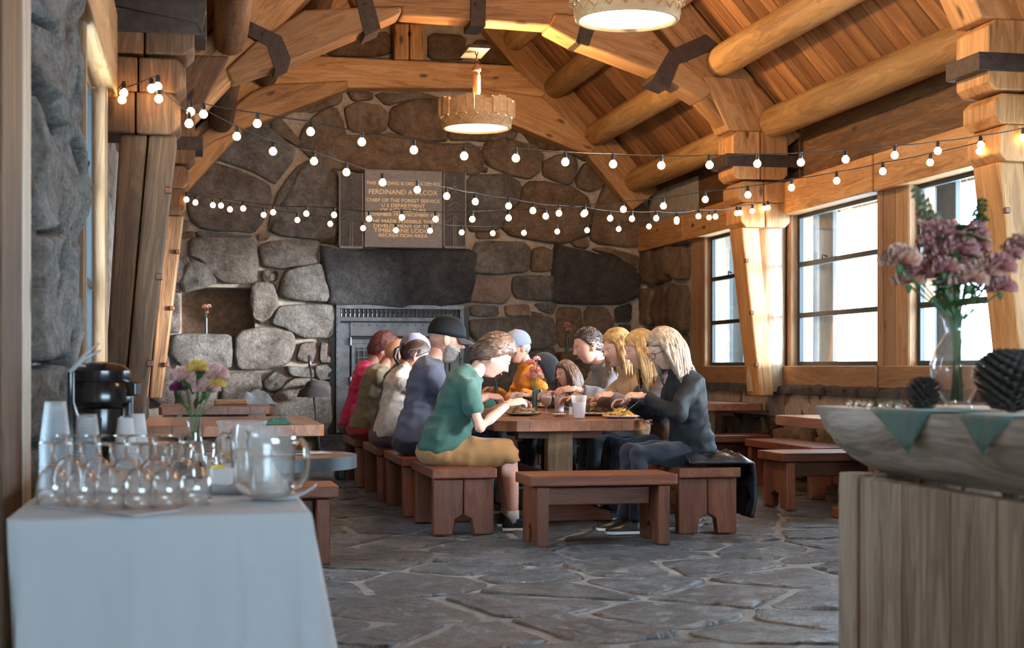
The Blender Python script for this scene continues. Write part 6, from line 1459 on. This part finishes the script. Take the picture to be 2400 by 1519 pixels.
rg = random.Random(4); mb = MB(); q0 = T @ Vector((-.1, 0, .04)); mb.ell(q0 + Vector((-.012, 0, 0)), (.022, .022, .022), 10, 8)
for k in range(90):
    a = rg.uniform(0, 6.28); rr = rg.uniform(0, .035); tp = q0 + Vector((-.02, 0, 0)); mb.tube([T @ Vector((-.07, .02*math.cos(a), .05+.02*math.sin(a))), tp, tp + Vector((-.045-rg.uniform(0, .02), rr*math.cos(a), -.035)), tp + Vector((-.05-rg.uniform(0, .03), rr*math.cos(a)*1.4, -.10)), tp + Vector((-.02-rg.uniform(0, .03), rr*math.cos(a), -.15-rg.uniform(0, .04)))], [.006, .007, .009, .007, .002], 5)
mb.obj('ponytail', dark_h, r, smooth=True)
r, T, w_, e_, TW, bd = person('person in a faded lavender cap with sunglasses on it, mostly hidden behind the ponytailed woman', (1.6, 12.72, BZ), 0, 1.0, lean=9, curve=14, neck=28, head=(0, 22, 0), sk='fair', shirt=fdk, pants=fjean, w=.95, hands=[(2.15, 12.9, .84), (2.15, 12.6, .84)], hair=brown_h, hairth=.01)
cap(r, T, flav, tilt=-6); glasses(r, T, M_['china'], up=.055, dx=-.015, lens=M_['black'], tilt=-22, name='sunglasses')
r, T, w_, e_, TW, bd = person('bald man in an olive shirt and brick red trousers, head hidden by his neighbours', (1.5, 13.42, BZ), 0, 1.02, lean=10, curve=16, neck=34, head=(0, 34, 0), sk='tan', shirt=folive, pants=fred, w=1.05, hands=[(2.1, 13.6, .84), (2.1, 13.3, .84)], hair=None)
r, T, w_, e_, TW, bd = person('person in a magenta top with curly auburn hair, farthest on the left bench row', (1.5, 14.28, BZ), 0, 1.05, lean=9, curve=15, neck=34, head=(0, 22, 0), sk='tan', shirt=fpink, pants=fgrey, w=1.0, hands=[(2.05, 14.4, .84), (2.05, 14.1, .84)], hair=aub_h, hairth=.022, top=.015, tuft=.035)
# --- right side, backs to the windows
Y180 = R(180)
r, T, w_, e_, TW, bd = person('woman with ash blond hair, glasses and a black jacket, nearest on the right bench', (3.2, 9.42, BZ), Y180, .97, lean=3, curve=13, neck=24, head=(4, 24, 0), sk='fair', shirt=fblk, pants=fjean, w=1.02, bust=.02, hands=[P(1512, 930, Y=9.25), (2.86, 9.7, .84)], poles=[(.5, -.5, -.4), None], hair=ash_h, hairth=.018, long_=.27, shirtname='jacket')
glasses(r, T, M_['black'], lens=M_['pglass']); held('fork', w_[0], Vector((-.8, .2, -.5)).normalized(), 'fork in the hand of the woman in the black jacket')
r, T, w_, e_, TW, bd = person('woman with long bright blond hair and a taupe cardigan over a striped top', (3.32, 10.25, BZ), Y180 - R(3), .97, lean=8, curve=13, neck=28, head=(-4, 14, 0), sk='rosy', shirt=fcard, pants=fjean, w=1.0, bust=.025, hands=[P(1440, 928, Y=10.1), (2.86, 10.5, .84)], poles=[(.6, -.4, -.5), None], hair=blond_h, hairth=.02, long_=.36, shirtname='cardigan')
# striped top in the cardigan's opening
mb = MB()
for k in range(9):
    a0 = T @ Vector((0, 0, 0)); z_ = .26 + .027*k; x_ = .145 + .006*k; mb.tube([TW((x_+.02, -.05, z_)), TW((x_+.024, .02, z_)), TW((x_+.005, .085, z_-.01))], .008, 6)
mb.obj('striped_top', M_['china'], r, smooth=True)
r, T, w_, e_, TW, bd = person('woman in a tan jacket, mostly hidden behind the blond woman', (3.3, 10.86, BZ), Y180, .99, lean=7, curve=12, neck=30, head=(10, 12, 0), sk='pale', shirt=ftan, pants=fdk, w=.98, hands=[P(1425, 945, Y=10.7), (2.8, 11.0, .84)], hair=blond_h, hairth=.02, long_=.25, collar=.05, shirtname='jacket')
r, T, w_, e_, TW, bd = person('man in a grey hooded top with sunglasses on his cropped dark hair', (3.34, 11.72, BZ), Y180, 1.04, lean=8, curve=14, neck=28, head=(-4, 16, 0), sk='rosy', shirt=fgrey, pants=fjean, w=1.08, hands=[P(1345, 912, Y=11.3), (2.85, 11.9, .86)], poles=[(.5, -.6, -.5), None], hair=short_h, hairth=.009, front=.6, nape=-.5, sleeve=.86, tuft=.016, shirtname='hooded_top')
glasses(r, T, M_['black'], up=.06, dx=-.02, lens=M_['black'], tilt=-35, name='sunglasses')
q = MB(); hc_ = TW((-.02, 0, .53)); q.ell(hc_ + Vector((.03, 0, .0)), (.075, .13, .055), 18, 12); q.obj('hood', fgrey, r, smooth=True)
r, T, w_, e_, TW, bd = person('small girl with long brown hair peering over the table', (3.2, 12.4, BZ), Y180 + R(8), .72, lean=6, curve=10, neck=24, head=(14, 6, 0), sk='pale', shirt=fdk, pants=fjean, w=.9, hands=[(2.93, 12.2, .82), (2.93, 12.6, .82)], hair=brown_h, hairth=.018, long_=.27, headscale=1.3, knee=.34)
r, T, w_, e_, TW, bd = person('child in a dark hood between the girl and the man in orange', (3.26, 13.05, BZ), Y180, .82, lean=10, curve=12, neck=30, head=(0, 26, 0), sk='pale', shirt=fdk, pants=fjean, w=.95, hands=[(2.9, 12.9, .82), (2.9, 13.2, .82)], hair=brown_h, hairth=.012, headscale=1.25)
mb = MB(); rings = []
for row in dirs(40, 30):
    ring = []
    for d in row:
        m = 1 - sm((d.x-.35)/.2)*sm((.75-d.z)/.2); p = headpos(d, False); ring.append(T @ (p*(.9+.1*m) + Vector((d.x*1.1, d.y, d.z))*.03*m))
    rings.append(ring)
mb.loft(rings).obj('hood', fdk, r, smooth=True)
r, T, w_, e_, TW, bd = person('man in an orange sweatshirt, blue-grey cap and glasses at the far right of the table', (3.2, 13.95, BZ), Y180 + R(6), 1.05, lean=8, curve=12, neck=26, head=(6, 14, 0), sk='fair', shirt=forange, pants=fdk, w=1.05, hands=[P(1222, 925, Y=13.6), (2.8, 14.1, .86)], hair=salt_h, hairth=.006, shirtname='sweatshirt')
cap(r, T, fblue, tilt=-5); glasses(r, T, M_['black'], lens=M_['pglass'])
